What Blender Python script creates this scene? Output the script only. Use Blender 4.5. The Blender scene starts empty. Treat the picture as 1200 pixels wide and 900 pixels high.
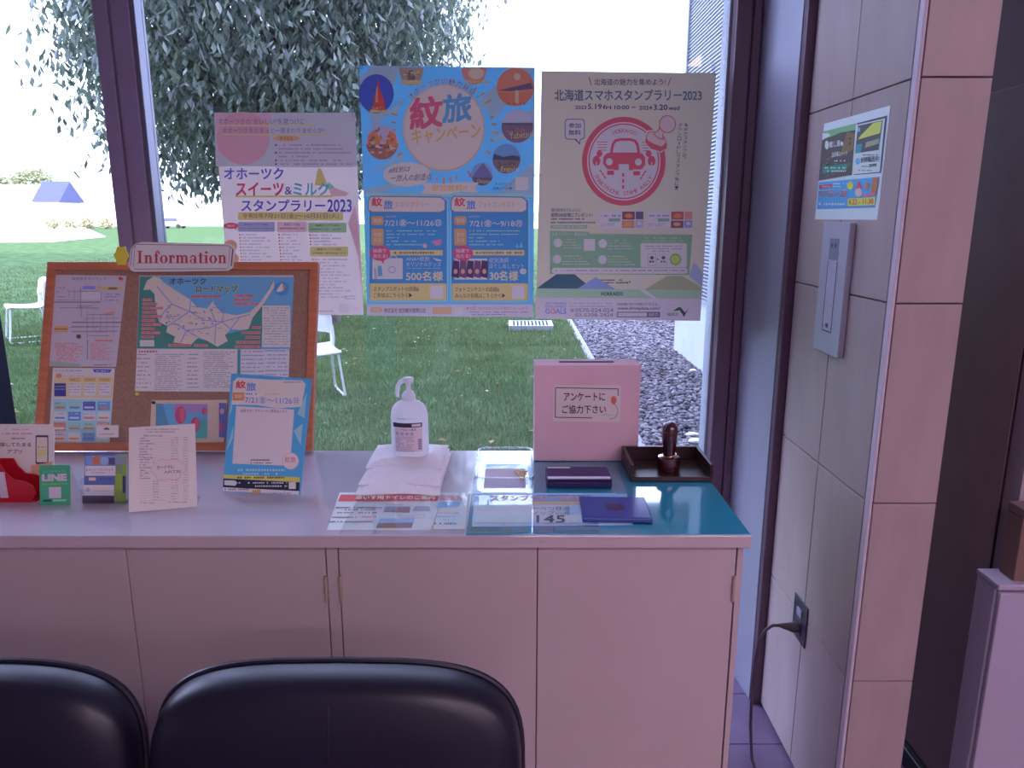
import bpy, bmesh, math, random
import numpy as np
from mathutils import Vector, Matrix
random.seed(7); RNG = np.random.default_rng(7)
SC = bpy.context.scene; COL = SC.collection
# ------------------------------------------------------------------ camera
H = 1.54; PITCH = math.radians(12.64); FPX = 870.0
CP, SP = math.cos(PITCH), math.sin(PITCH)
cam = bpy.data.cameras.new('camera'); cam.sensor_fit = 'HORIZONTAL'; cam.sensor_width = 36
cam.lens = FPX / 1200 * 36; cam.clip_start = .02; cam.clip_end = 900
camo = bpy.data.objects.new('camera', cam); COL.objects.link(camo)
camo.location = (0, 0, H); camo.rotation_euler = (math.pi / 2 - PITCH, 0, 0); SC.camera = camo
# ------------------------------------------------------------------ world, sun, exposure
world = bpy.data.worlds.new('bright_sky'); SC.world = world; world.use_nodes = True
bg = world.node_tree.nodes['Background']; bg.inputs[0].default_value = (.54, .62, 1.0, 1); bg.inputs[1].default_value = 4.5
sun = bpy.data.lights.new('sun', 'SUN'); sun.energy = 5.0; sun.angle = .02; sun.color = (1, .95, .86)
suno = bpy.data.objects.new('sun', sun); COL.objects.link(suno)
suno.rotation_euler = Vector((-.30, .85, -.43)).to_track_quat('-Z', 'Y').to_euler(); suno.location = (0, -6, 14)
SC.view_settings.view_transform = 'Standard'; SC.view_settings.look = 'None'
SC.view_settings.gamma = 1; SC.view_settings.exposure = 1.0; SC.view_settings.use_curve_mapping = False
FILL_COLOR = (.97, .72, .90); FILL_STRENGTH = 5.5
# ------------------------------------------------------------------ pixel rays
def ray(u, v):
    a = (u - 600) / FPX; b = (450 - v) / FPX
    return Vector((a, CP + b * SP, -SP + b * CP))
EYE = Vector((0, 0, H))
def at_y(u, v, y): d = ray(u, v); return EYE + d * (y / d.y)
def at_z(u, v, z): d = ray(u, v); return EYE + d * ((z - H) / d.z)
def at_x(u, v, x): d = ray(u, v); return EYE + d * (x / d.x)
def at_plane(u, v, o, n): d = ray(u, v); return EYE + d * ((o - EYE).dot(n) / d.dot(n))
# ------------------------------------------------------------------ materials
def lin(c):
    c = c / 255.
    return c / 12.92 if c <= .04045 else ((c + .055) / 1.055) ** 2.4
WHITE_SEEN = [lin(x) for x in (162, 141, 172)]
def seen(r, g, b, k=.78):
    v = [max(.004, k * lin(c) / w) for c, w in zip((r, g, b), WHITE_SEEN)]; f = min(1., .9 / max(v))
    return tuple(x * f for x in v)
MATS = {}
def mat(name, col, rough=.6, metal=0., spec=.4, bump=0., scale=60., var=0., coat=0., trans=0., emit=None, estr=0., stretch=None):
    if name in MATS: return MATS[name]
    m = bpy.data.materials.new(name); m.use_nodes = True; nt = m.node_tree
    p = nt.nodes['Principled BSDF']; p.inputs['Base Color'].default_value = (*col, 1)
    p.inputs['Roughness'].default_value = rough; p.inputs['Metallic'].default_value = metal
    p.inputs['Specular IOR Level'].default_value = spec; p.inputs['Coat Weight'].default_value = coat
    p.inputs['Coat Roughness'].default_value = .04
    p.inputs['Transmission Weight'].default_value = trans
    if emit: p.inputs['Emission Color'].default_value = (*emit, 1); p.inputs['Emission Strength'].default_value = estr
    if var or bump:
        tc = nt.nodes.new('ShaderNodeTexCoord'); mp = nt.nodes.new('ShaderNodeMapping'); nt.links.new(tc.outputs['Object'], mp.inputs[0])
        if stretch: mp.inputs['Scale'].default_value = stretch
        n = nt.nodes.new('ShaderNodeTexNoise'); n.inputs['Scale'].default_value = scale; n.inputs['Detail'].default_value = 5
        nt.links.new(mp.outputs[0], n.inputs['Vector'])
        if var:
            r = nt.nodes.new('ShaderNodeValToRGB')
            r.color_ramp.elements[0].position = .3; r.color_ramp.elements[1].position = .7
            r.color_ramp.elements[0].color = (*[max(0, c * (1 - var)) for c in col], 1)
            r.color_ramp.elements[1].color = (*[min(1, c * (1 + var)) for c in col], 1)
            nt.links.new(n.outputs[0], r.inputs[0]); nt.links.new(r.outputs[0], p.inputs['Base Color'])
        if bump:
            b = nt.nodes.new('ShaderNodeBump'); b.inputs['Strength'].default_value = bump; b.inputs['Distance'].default_value = .004
            nt.links.new(n.outputs[0], b.inputs['Height']); nt.links.new(b.outputs[0], p.inputs['Normal'])
    MATS[name] = m; return m
def clear_mat(name, tint=(1, 1, 1), refl=1.45, rough=.0):
    m = bpy.data.materials.new(name); m.use_nodes = True; nt = m.node_tree; nt.nodes.clear()
    o = nt.nodes.new('ShaderNodeOutputMaterial'); mx = nt.nodes.new('ShaderNodeMixShader')
    t = nt.nodes.new('ShaderNodeBsdfTransparent'); t.inputs[0].default_value = (*tint, 1)
    g = nt.nodes.new('ShaderNodeBsdfGlossy'); g.inputs['Roughness'].default_value = rough
    lw = nt.nodes.new('ShaderNodeLayerWeight'); lw.inputs['Blend'].default_value = .5      # Schlick reflectance, alike on both faces
    pw = nt.nodes.new('ShaderNodeMath'); pw.operation = 'POWER'; pw.inputs[1].default_value = 5; nt.links.new(lw.outputs['Facing'], pw.inputs[0])
    f0 = ((refl - 1) / (refl + 1)) ** 2
    ma = nt.nodes.new('ShaderNodeMath'); ma.operation = 'MULTIPLY_ADD'; ma.inputs[1].default_value = 1 - f0; ma.inputs[2].default_value = f0
    nt.links.new(pw.outputs[0], ma.inputs[0]); nt.links.new(ma.outputs[0], mx.inputs[0]); nt.links.new(t.outputs[0], mx.inputs[1]); nt.links.new(g.outputs[0], mx.inputs[2])
    nt.links.new(mx.outputs[0], o.inputs[0]); MATS[name] = m; return m
GLASS = clear_mat('window_glass', (.99, .995, .99), 1.45)
ACRYLIC = clear_mat('clear_acrylic', (.95, .96, .97), 1.49)
VINYL = clear_mat('clear_vinyl', (.97, .97, .98), 1.5, .03)
def ink(c, k=.78):
    key = 'ink_%02x%02x%02x' % tuple(int(max(0, min(255, x))) for x in c)
    v = seen(*c, k=k); g = sum(v) / 3
    return mat(key, tuple(.86 * x + .14 * g for x in v), .55, spec=.25)
# ------------------------------------------------------------------ mesh builder
class MB:
    def __init__(s): s.v = []; s.f = []; s.m = []; s.mats = []
    def mi(s, m):
        if m not in s.mats: s.mats.append(m)
        return s.mats.index(m)
    def add(s, vs, fs, m=None):
        b = len(s.v); s.v += [tuple(x) for x in vs]; s.f += [tuple(i + b for i in f) for f in fs]
        s.m += [s.mi(m)] * len(fs)
    def box(s, x0, x1, y0, y1, z0, z1, m=None, bev=0):
        if bev <= 0:
            vs = [(x, y, z) for z in (z0, z1) for y in (y0, y1) for x in (x0, x1)]
            s.add(vs, [(0, 2, 3, 1), (4, 5, 7, 6), (0, 1, 5, 4), (2, 6, 7, 3), (0, 4, 6, 2), (1, 3, 7, 5)], m); return s
        bm = bmesh.new(); bmesh.ops.create_cube(bm, size=1)
        for v in bm.verts: v.co = Vector(((x0 + x1) / 2 + v.co.x * (x1 - x0), (y0 + y1) / 2 + v.co.y * (y1 - y0), (z0 + z1) / 2 + v.co.z * (z1 - z0)))
        bmesh.ops.bevel(bm, geom=list(bm.edges), offset=bev, segments=2, profile=.5, affect='EDGES')
        s.bm(bm, m); return s
    def bm(s, bm, m=None):
        bm.verts.index_update(); s.add([v.co[:] for v in bm.verts], [[v.index for v in f.verts] for f in bm.faces], m); bm.free()
    def tube(s, pts, r, m=None, n=8, cap=True):
        pts = [Vector(p) for p in pts]; rs = r if isinstance(r, (list, tuple)) else [r] * len(pts)
        vs = []; fs = []; up = None
        for i, p in enumerate(pts):
            t = (pts[min(i + 1, len(pts) - 1)] - pts[max(i - 1, 0)]).normalized()
            if up is None: up = Vector((0, 0, 1)) if abs(t.z) < .9 else Vector((1, 0, 0))
            a = t.cross(up).normalized(); up = a.cross(t).normalized()
            for k in range(n):
                q = 2 * math.pi * k / n; vs.append(p + (a * math.cos(q) + up * math.sin(q)) * rs[i])
        for i in range(len(pts) - 1):
            for k in range(n):
                k2 = (k + 1) % n; fs.append((i * n + k, i * n + k2, (i + 1) * n + k2, (i + 1) * n + k))
        if cap: fs.append(tuple(range(n - 1, -1, -1))); fs.append(tuple((len(pts) - 1) * n + k for k in range(n)))
        s.add(vs, fs, m); return s
    def lathe(s, prof, m=None, n=24, c=(0, 0, 0), sx=1, sy=1):
        vs = []; fs = []
        for (r, z) in prof:
            for k in range(n):
                q = 2 * math.pi * k / n; vs.append((c[0] + math.cos(q) * r * sx, c[1] + math.sin(q) * r * sy, c[2] + z))
        for i in range(len(prof) - 1):
            for k in range(n):
                k2 = (k + 1) % n; fs.append((i * n + k, i * n + k2, (i + 1) * n + k2, (i + 1) * n + k))
        fs.append(tuple(range(n - 1, -1, -1))); fs.append(tuple((len(prof) - 1) * n + k for k in range(n)))
        s.add(vs, fs, m); return s
    def prism(s, poly, z0, z1, m=None):
        n = len(poly); vs = [(x, y, z0) for x, y in poly] + [(x, y, z1) for x, y in poly]
        fs = [tuple(range(n - 1, -1, -1)), tuple(range(n, 2 * n))] + [(i, (i + 1) % n, n + (i + 1) % n, n + i) for i in range(n)]
        s.add(vs, fs, m); return s
    def build(s, name, m=None, parent=None, smooth=False, origin=None, fix=True):
        if origin is not None:
            o = Vector(origin); s.v = [tuple(Vector(v) - o) for v in s.v]
        me = bpy.data.meshes.new(name); me.from_pydata(s.v, [], s.f)
        ms = [x for x in s.mats if x is not None]
        if m is not None or not ms: me.materials.append(m)
        else:
            for x in s.mats: me.materials.append(x)
            me.polygons.foreach_set('material_index', s.m)
        me.validate()
        if fix:
            bm = bmesh.new(); bm.from_mesh(me); bmesh.ops.recalc_face_normals(bm, faces=bm.faces); bm.to_mesh(me); bm.free()
        if smooth: 
            me.polygons.foreach_set('use_smooth', [True] * len(me.polygons))
            try: me.set_sharp_from_angle(angle=math.radians(40))
            except Exception: pass
        ob = bpy.data.objects.new(name, me); COL.objects.link(ob)
        if origin is not None: ob.location = origin
        if parent: ob.parent = parent
        return ob
def tag(o, label=None, cat=None, group=None, kind=None):
    if label: o['label'] = label
    if cat: o['category'] = cat
    if group: o['group'] = group
    if kind: o['kind'] = kind
    return o
def thing(name, label, cat, loc=(0, 0, 0), rz=0, group=None):
    o = bpy.data.objects.new(name, None); COL.objects.link(o); o.location = loc; o.rotation_euler = (0, 0, rz); o.empty_display_size = .05
    return tag(o, label, cat, group)
def struct(name, mb, m, parent=None, **k):
    o = mb.build(name, m, parent, **k)
    if not parent: o['kind'] = 'structure'
    return o
def copy_tree(o, parent=None):
    c = o.copy(); COL.objects.link(c); c.parent = parent
    for ch in list(o.children): copy_tree(ch, c)
    return c
# ------------------------------------------------------------------ flat print on sheets
TXT = {}
def glyphs(s, bold=0., res=2):
    k = (s, bold, res)
    if k not in TXT:
        c = bpy.data.curves.new('t', 'FONT'); c.body = s; c.size = 1; c.resolution_u = res; c.offset = bold
        o = bpy.data.objects.new('t', c); COL.objects.link(o)
        me = bpy.data.meshes.new_from_object(o.evaluated_get(bpy.context.evaluated_depsgraph_get()))
        vs = [(v.co.x, v.co.y) for v in me.vertices]; fs = [tuple(p.vertices) for p in me.polygons]
        bpy.data.objects.remove(o); bpy.data.curves.remove(c); bpy.data.meshes.remove(me); TXT[k] = (vs, fs)
    return TXT[k]
class Sheet:
    """a thin flat sheet in a real plane; print is laid on it with the outline of each mark found on that plane"""
    def __init__(s, name, o, n, corners, col, label=None, cat=None, group=None, thick=.0006, parent=None, base=None, rough=.5, trans=0):
        s.n = Vector(n).normalized(); s.o = Vector(o)
        up = Vector((0, 0, 1)); s.ex = up.cross(s.n)
        s.ex = Vector((1, 0, 0)) if s.ex.length < 1e-4 else s.ex.normalized()
        s.ey = s.n.cross(s.ex)
        cs = [at_plane(u, v, s.o, s.n) for u, v in corners]
        s.c = sum(cs, Vector()) / len(cs); s.par = parent
        s.M = Matrix(((s.ex.x, s.ey.x, s.n.x, s.c.x), (s.ex.y, s.ey.y, s.n.y, s.c.y), (s.ex.z, s.ey.z, s.n.z, s.c.z), (0, 0, 0, 1)))
        mb = base if base else MB()
        if not base:
            mb.prism([s.p(u, v)[:2] for u, v in corners], -thick, 0, None)
        if trans: v_ = seen(*col); col = leaf_mat('thin_paper_' + name, v_, v_, rough, trans)      # thin paper lets daylight through
        s.ob = mb.build(name, col if not isinstance(col, tuple) else mat('paper_%02x%02x%02x' % col, seen(*col), rough, spec=.3))
        s.ob.matrix_world = s.M
        if parent: s.ob.parent = parent; s.ob.matrix_parent_inverse = parent.matrix_basis.inverted()
        else: tag(s.ob, label, cat, group)
        s.art = MB(); s.let = MB(); s.q = None; s.k = 0
    def p(s, u, v):
        w = at_plane(u, v, s.o, s.n) - s.c
        return (w.dot(s.ex), w.dot(s.ey))
    def crop(s, x0, y0, k):
        s.q = (x0, y0, k); return s
    def X(s, u, v):
        return s.p(*((s.q[0] + u / s.q[2], s.q[1] + v / s.q[2]) if s.q else (u, v)))
    def poly(s, pts, c, l=1, to=None):
        s.k = (s.k + 1) % 7
        (to or s.art).add([(*s.X(*q), l * 4e-4 + s.k * 1.2e-5) for q in pts], [tuple(range(len(pts)))], ink(c)); return s
    def rect(s, a, b, x, y, c, l=1): return s.poly([(a, y), (x, y), (x, b), (a, b)], c, l)
    def rrect(s, a, b, x, y, r, c, l=1):
        pts = []
        for cx, cy, q0 in ((x - r, b + r, -90), (x - r, y - r, 0), (a + r, y - r, 90), (a + r, b + r, 180)):
            for k in range(4):
                q = math.radians(q0 + k * 30); pts.append((cx + r * math.cos(q), cy + r * math.sin(q)))
        return s.poly(pts, c, l)
    def circ(s, u, v, ru, rv, c, l=1, n=28, a0=0, a1=360):
        pts = [(u + ru * math.cos(math.radians(a0 + (a1 - a0) * k / n)), v + rv * math.sin(math.radians(a0 + (a1 - a0) * k / n))) for k in range(n + (a1 - a0 < 360))]
        return s.poly(pts, c, l)
    def ring(s, u, v, ru, rv, w, c, l=2, n=40, a0=0, a1=360):
        vs = []; fs = []
        for k in range(n + 1):
            q = math.radians(a0 + (a1 - a0) * k / n)
            for e in (0, w): vs.append((*s.X(u + (ru - e) * math.cos(q), v + (rv - e) * math.sin(q)), l * 4e-4))
        for k in range(n): fs.append((2 * k, 2 * k + 1, 2 * k + 3, 2 * k + 2))
        s.art.add(vs, fs, ink(c)); return s
    def line(s, a, b, x, y, w, c, l=2):
        d = Vector((x - a, y - b)); n_ = Vector((-d.y, d.x)).normalized() * w / 2
        return s.poly([(a + n_.x, b + n_.y), (x + n_.x, y + n_.y), (x - n_.x, y - n_.y), (a - n_.x, b - n_.y)], c, l)
    def text(s, t, a, b, x, y, c, bold=.012, res=2, rise=0, lay=4, slant=0):
        vs, fs = glyphs(t, 0., res)
        if not vs: return s
        xs = [q[0] for q in vs]; ys = [q[1] for q in vs]; x0, x1, y0, y1 = min(xs), max(xs), min(ys), max(ys)
        e = bold * .5
        for i, (dx, dy) in enumerate(((e, e), (-e, e), (e, -e), (-e, -e)) if bold >= .018 else ((0, 0),)):
            o = []
            for (gx, gy) in vs:
                k = (gx + dx - x0) / (x1 - x0); h = (gy + dy - y0) / max(1e-6, y1 - y0)
                o.append((*s.X(a + k * (x - a) + slant * h, y + h * (b - y) - rise * k), lay * 4e-4 + i * 1.2e-5))
            s.let.add(o, fs, ink(c))
        return s
    def arc(s, t, u, v, ru, rv, a0, a1, size, c, bold=.02, inner=False, lay=4):
        n = len(t)
        for i, ch in enumerate(t):
            if ch == ' ': continue
            q = math.radians(a0 + (a1 - a0) * (i + .5) / n)
            cx, cy = u + ru * math.sin(q), v - rv * math.cos(q)
            vs, fs = glyphs(ch, 0., 2)
            mx = (min(g[0] for g in vs) + max(g[0] for g in vs)) / 2
            r = q + (math.pi if inner else 0)
            for j, (dx, dy) in enumerate(((bold / 2, bold / 2), (-bold / 2, bold / 2), (bold / 2, -bold / 2), (-bold / 2, -bold / 2)) if bold >= .018 else ((0, 0),)):
                o = []
                for gx, gy in vs:
                    X, Y = (gx + dx - mx) * size, (gy + dy - .35) * size
                    o.append((*s.X(cx + X * math.cos(r) + Y * math.sin(r), cy + X * math.sin(r) - Y * math.cos(r)), lay * 4e-4 + j * 1.2e-5))
                s.let.add(o, fs, ink(c))
        return s
    def fine(s, a, b, x, h, c, l=3, seed=1, dens=.8):
        """a line of print too small to read: a row of short dashes"""
        rr = random.Random(int(seed * 131 + a * 7 + b * 13)); u = a
        while u < x:
            w = h * rr.uniform(.55, 1.1)
            if rr.random() < dens:
                hh = h * rr.uniform(.7, 1)
                s.let.add([(*s.X(*q), l * 4e-4) for q in ((u, b + hh / 2), (min(x, u + w), b + hh / 2), (min(x, u + w), b - hh / 2), (u, b - hh / 2))], [(0, 1, 2, 3)], ink(c))
            u += w + h * .35
        return s
    def done(s):
        for b, nm in ((s.art, 'printed_artwork'), (s.let, 'printed_lettering')):
            if b.v:
                o = b.build(nm, None, s.ob, fix=False); o['kind'] = 'stuff'
        return s.ob

# ================================================================== SETTING: room shell
YG = 2.47            # glass plane
XT = .803            # tiled wall face
CZ = .88             # counter top
m_floor = mat('floor_tile', (.17, .12, .21), .25, var=.12, scale=9, bump=.05)
m_grout = mat('floor_joint', (.30, .24, .32), .8)
m_plaster = mat('plaster', (.62, .56, .58), .85, var=.03, scale=6)
m_ceil = mat('ceiling_board', (.72, .70, .72), .9, var=.02, scale=8)
m_stone = mat('wall_stone', (.455, .36, .35), .34, spec=.55, var=.07, scale=16, bump=.06, stretch=(1, 1, .25))
m_brown = mat('bronze_frame', (.11, .06, .10), .38, spec=.5, var=.06, scale=20)
m_brownlt = mat('bronze_groove', (.26, .20, .25), .35, metal=.3)
m_jamb = mat('satin_metal_panel', (.36, .36, .46), .33, metal=.25, var=.03, scale=3)
fl = struct('floor', MB().box(-4.2, 4.2, -4.6, 2.6, -.12, -.004), m_grout)
tmesh = None; TS = .241
for i in range(-1, 7):           # tiles that the view shows beside the cabinet
    for j in range(0, 8):
        x = .585 + (i - 2) * TS; y = 2.176 - (j - 1) * TS
        if x < -.1 or x + TS > 1.75 or y < 1.0 or y + TS > 2.45: continue
        if tmesh is None:
            t = MB().box(.002, TS - .002, .002, TS - .002, -.004, 0, None).build('floor_tile', m_floor, fl); tmesh = t.data
        else: t = bpy.data.objects.new('floor_tile', tmesh); COL.objects.link(t); t.parent = fl
        t.location = (x, y, 0)
flr = MB()
for i in range(-18, 18):
    for j in range(-10, 20):
        x = .585 + (i - 2) * TS; y = 2.176 - (j - 1) * TS
        if not (x < -.1 or x + TS > 1.75 or y < 1.0): continue
        if x < -4.1 or x + TS > 4.1 or y < -4.5 or y + TS > 2.45: continue
        flr.box(x + .002, x + TS - .002, y + .002, y + TS - .002, -.004, 0)
o = flr.build('floor_tile_field', m_floor, fl, fix=False); o['kind'] = 'stuff'
struct('ceiling', MB().box(-4.2, 4.2, -4.6, 2.6, 2.75, 2.85), m_ceil)
struct('wall_back', MB().box(-4.2, 4.2, -4.7, -4.6, -.05, 2.8), m_plaster)
struct('wall_left', MB().box(-4.3, -4.2, -4.7, 2.6, -.05, 2.8), m_plaster)
struct('wall_far_right', MB().box(4.2, 4.3, -4.7, 2.6, -.05, 2.8), m_plaster)
# the building's outer mass over and beside the room; unseen, height set to shade lawn and tree
m_outer = mat('outer_wall', (.6, .6, .62), .8, var=.04, scale=3)
struct('wall_facade', MB().box(-22, 12, -9, 2.62, 2.85, 15.5).box(-22, -4.3, -9, 2.62, -.1, 2.85).box(4.3, 12, -9, 2.62, -.1, 2.85), m_outer)
# tiled pier on the right
wr = struct('wall_right', MB().box(XT + .012, .958 - .012, 1.582, 2.6, 0, 2.75), mat('tile_backing', (.20, .15, .16), .9))
zs = [.012] + [.462 + .45 * k for k in range(5)] + [2.75]
cache = {}
def slab(w, h, d, key):
    k = (round(w, 4), round(h, 4), key)
    if k not in cache:
        cache[k] = (MB().box(0, d, 0, w, 0, h, None, .0015) if key == 's' else MB().box(0, w, 0, d, 0, h, None, .0015)).build('stone_tile', m_stone, wr)
        return cache[k]
    o = cache[k].copy(); COL.objects.link(o); return o
for z0, z1 in zip(zs[:-1], zs[1:]):
    for y0, y1 in ((1.592, 1.855), (1.855, 2.118)):
        o = slab(y1 - y0 - .003, z1 - z0 - .003, .012, 's'); o.location = (XT, y0 + .0015, z0 + .0015)
    o = slab(.958 - XT - .014, z1 - z0 - .003, .012, 'f'); o.location = (XT + .010, 1.57, z0 + .0015)
struct('corner_bead', MB().box(XT, XT + .008, 1.57, 1.5905, 0, 2.75, None, .002), mat('corner_bead', (.66, .58, .66), .4), wr)
struct('trim_1', MB().box(.779, .83, 2.1205, 2.150, 0, 2.75, None, .003), m_brown)
jm = MB().prism([(.777, 2.1505), (.82, 2.1505), (.82, 2.50), (.748, 2.50), (.748, 2.44)], 0, 2.75)
struct('wall_jamb', jm, m_jamb)
# side wall with dark door beyond the pier
m_sidewall = mat('side_wall_paint', (.42, .35, .40), .8, var=.03, scale=5)
m_darkdoor = mat('dark_door', (.30, .18, .20), .5, var=.08, scale=7)
struct('wall_side', MB().box(1.15, 4.2, 1.585, 2.6, 0, 2.75), m_sidewall)
d1 = struct('door_1', MB().box(1.144, 1.149, 1.642, 2.58, .06, 1.83, None, .001), m_darkdoor)
struct('door_edge', MB().box(1.146, 1.149, 1.638, 1.6415, .06, 1.83), mat('door_gap', (.03, .02, .025), .7), d1)
struct('baseboard_side', MB().box(1.125, 1.149, 1.60, 2.55, 0, .055, None, .003), mat('black_base', (.02, .02, .025), .4))
# ------------------------------------------------------------------ windows
w1 = struct('window_1', MB().box(.671, .717, 2.40, 2.53, 0, 2.75, None, .003), m_brown)
struct('frame_groove', MB().box(.717, .722, 2.415, 2.53, 0, 2.75), m_brownlt, w1)
struct('frame_strip', MB().box(.722, .748, 2.40, 2.53, 0, 2.75, None, .003), m_brown, w1)
struct('glazing_bead', MB().box(.663, .671, 2.452, 2.53, 0, 2.75, None, .001), mat('glazing_bead', (.30, .32, .38), .45, metal=.2), w1)
struct('mullion', MB().box(-1.261, -1.215, 2.42, 2.49, 0, 2.75, None, .003).box(-1.207, -1.150, 2.42, 2.49, 0, 2.75, None, .003).box(-1.215, -1.207, 2.43, 2.48, 0, 2.75), mat('mullion_bronze', (.27, .215, .33), .4, spec=.5, var=.05, scale=14), w1)
struct('mullion_edge', MB().box(-1.150, -1.136, 2.425, 2.49, 0, 2.75, None, .002), mat('mullion_edge', (.17, .17, .23), .35, metal=.5), w1)
struct('glass_pane', MB().box(-1.136, .663, YG, YG + .006, .06, 2.66), GLASS, w1)
struct('glass_pane', MB().box(-4.15, -1.261, YG, YG + .006, .06, 2.66), GLASS, w1)
struct('bottom_rail', MB().box(-4.2, .67, 2.42, 2.52, 0, .06, None, .003), m_brown, w1)
struct('top_rail', MB().box(-4.2, .67, 2.42, 2.52, 2.66, 2.75, None, .003), m_brown, w1)
pz = at_y(20, 495, 2.40)
struct('window_post', MB().box(pz.x - .16, pz.x, 2.28, 2.40, 0, 2.75, None, .004), mat('navy_post', (.010, .009, .03), .6, spec=.1))
# ------------------------------------------------------------------ fill lamps added under the ceiling to brighten the room, unseen behind the camera
m_fill = mat('fill_diffuser', (.9, .9, .9), .5, emit=FILL_COLOR, estr=FILL_STRENGTH)
m_white = mat('white_enamel', (.75, .74, .76), .4)
for i, (x, y) in enumerate(((3.4, -1.1), (2.0, -1.1), (.6, -1.1), (3.4, -3.2), (2.0, -3.2), (.6, -3.2))):
    lab = ['right', 'middle', 'left'][i % 3] + ' added fill lamp of the ' + ('nearer' if i < 3 else 'farther') + ' row behind the viewer'
    L = thing('fill_lamp', lab, 'lamp', (x, y, 2.75), group='added fill lamps')
    MB().box(-.65, .65, -.32, .32, -.03, 0).build('housing', m_white, L)
    MB().box(-.6, .6, -.27, .27, -.036, -.03).build('diffuser', m_fill, L)

# ================================================================== OUTDOORS
m_soil = mat('lawn_soil', (.07, .115, .05), .95, spec=0, var=.4, scale=2.2, bump=.6)
gx = MB(); gx.box(-140, .86, 2.62, 190, -.3, 0); struct('lawn', gx, m_soil)
struct('lawn_far', MB().box(.86, 120, 14, 190, -.3, -.002), m_soil)
m_gravelbase = mat('gravel_bed', (.10, .09, .11), .95, var=.4, scale=40, bump=.8)
struct('gravel_ground', MB().box(.86, 12, 2.62, 14, -.3, -.012), m_gravelbase)
struct('trim_kerb', MB().box(.84, .92, 2.7, 14, -.1, .015, None, .006), mat('kerb_stone', (.27, .27, .30), .85, var=.15, scale=12))
# grass blades (nobody could count them)
def blades(n, x0, x1, y0, y1, hmin, hmax, wid, power):
    y = y0 + (y1 - y0) * RNG.random(n) ** power; x = x0 + (x1 - x0) * RNG.random(n)
    h = hmin + (hmax - hmin) * RNG.random(n); a = RNG.random(n) * 6.283
    lx, ly = np.cos(a) * h * .7 * RNG.random(n), np.sin(a) * h * .7 * RNG.random(n)
    b = RNG.random(n) * 3.14; wx, wy = np.cos(b) * wid, np.sin(b) * wid; z = np.zeros(n)
    V = np.stack([np.stack([x - wx, y - wy, z], 1), np.stack([x + wx, y + wy, z], 1), np.stack([x + lx, y + ly, h], 1)], 1).reshape(-1, 3)
    return V
def tri_object(name, V, m, idx=None, mats=None):
    n = len(V) // 3; me = bpy.data.meshes.new(name)
    me.vertices.add(len(V)); me.vertices.foreach_set('co', V.astype(np.float32).ravel())
    me.loops.add(3 * n); me.loops.foreach_set('vertex_index', np.arange(3 * n, dtype=np.int32))
    me.polygons.add(n); me.polygons.foreach_set('loop_start', np.arange(0, 3 * n, 3, dtype=np.int32)); 
    for mm in (mats or [m]): me.materials.append(mm)
    if idx is not None: me.polygons.foreach_set('material_index', idx.astype(np.int32))
    me.update(); me.validate(); o = bpy.data.objects.new(name, me); COL.objects.link(o); return o
def leaf_mat(name, col, tr, rough=.5, mixv=.35):
    m = bpy.data.materials.new(name); m.use_nodes = True; nt = m.node_tree; p = nt.nodes['Principled BSDF']
    p.inputs['Base Color'].default_value = (*col, 1); p.inputs['Roughness'].default_value = rough
    t = nt.nodes.new('ShaderNodeBsdfTranslucent'); t.inputs[0].default_value = (*tr, 1)
    mx = nt.nodes.new('ShaderNodeMixShader'); mx.inputs[0].default_value = mixv
    nt.links.new(p.outputs[0], mx.inputs[1]); nt.links.new(t.outputs[0], mx.inputs[2])
    nt.links.new(mx.outputs[0], nt.nodes['Material Output'].inputs[0]); return m
V = np.concatenate([blades(150000, -7, .86, 4.3, 14, .025, .06, .004, 1.3), blades(60000, -16, .86, 9, 40, .03, .08, .012, 1.6)])
gm = [leaf_mat('grass_a', (.115, .19, .065), (.11, .18, .05), .6), leaf_mat('grass_b', (.085, .15, .06), (.08, .13, .04), .6), leaf_mat('grass_c', (.21, .24, .12), (.16, .18, .07), .7)]
o = tri_object('grass', V, None, RNG.choice(3, len(V) // 3, p=[.5, .38, .12]), gm)
tag(o, 'short green lawn grass stretching away outside the window', 'grass', kind='stuff')
# fallen leaves
n = 260; fx = -5 + 5.8 * RNG.random(n); fy = 4.8 + 9 * RNG.random(n) ** 1.2; V = []
for x, y in zip(fx, fy):
    a = random.random() * 6.28; r = random.uniform(.018, .04); z = random.uniform(.045, .06)
    c_, s_ = math.cos(a) * r, math.sin(a) * r
    V += [(x + c_, y + s_, z), (x - s_ * .5, y + c_ * .5, z + .012), (x - c_, y - s_, z), (x + c_, y + s_, z), (x - c_, y - s_, z), (x + s_ * .5, y - c_ * .5, z + .008)]
o = tri_object('fallen_leaf_litter', np.array(V), None, np.repeat(RNG.choice(3, n), 2), [mat('dry_leaf_a', (.35, .18, .06), .7), mat('dry_leaf_b', (.5, .42, .33), .7), mat('dry_leaf_c', (.2, .12, .07), .7)])
tag(o, 'small dry leaves strewn over the lawn', 'leaves', kind='stuff')
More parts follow.
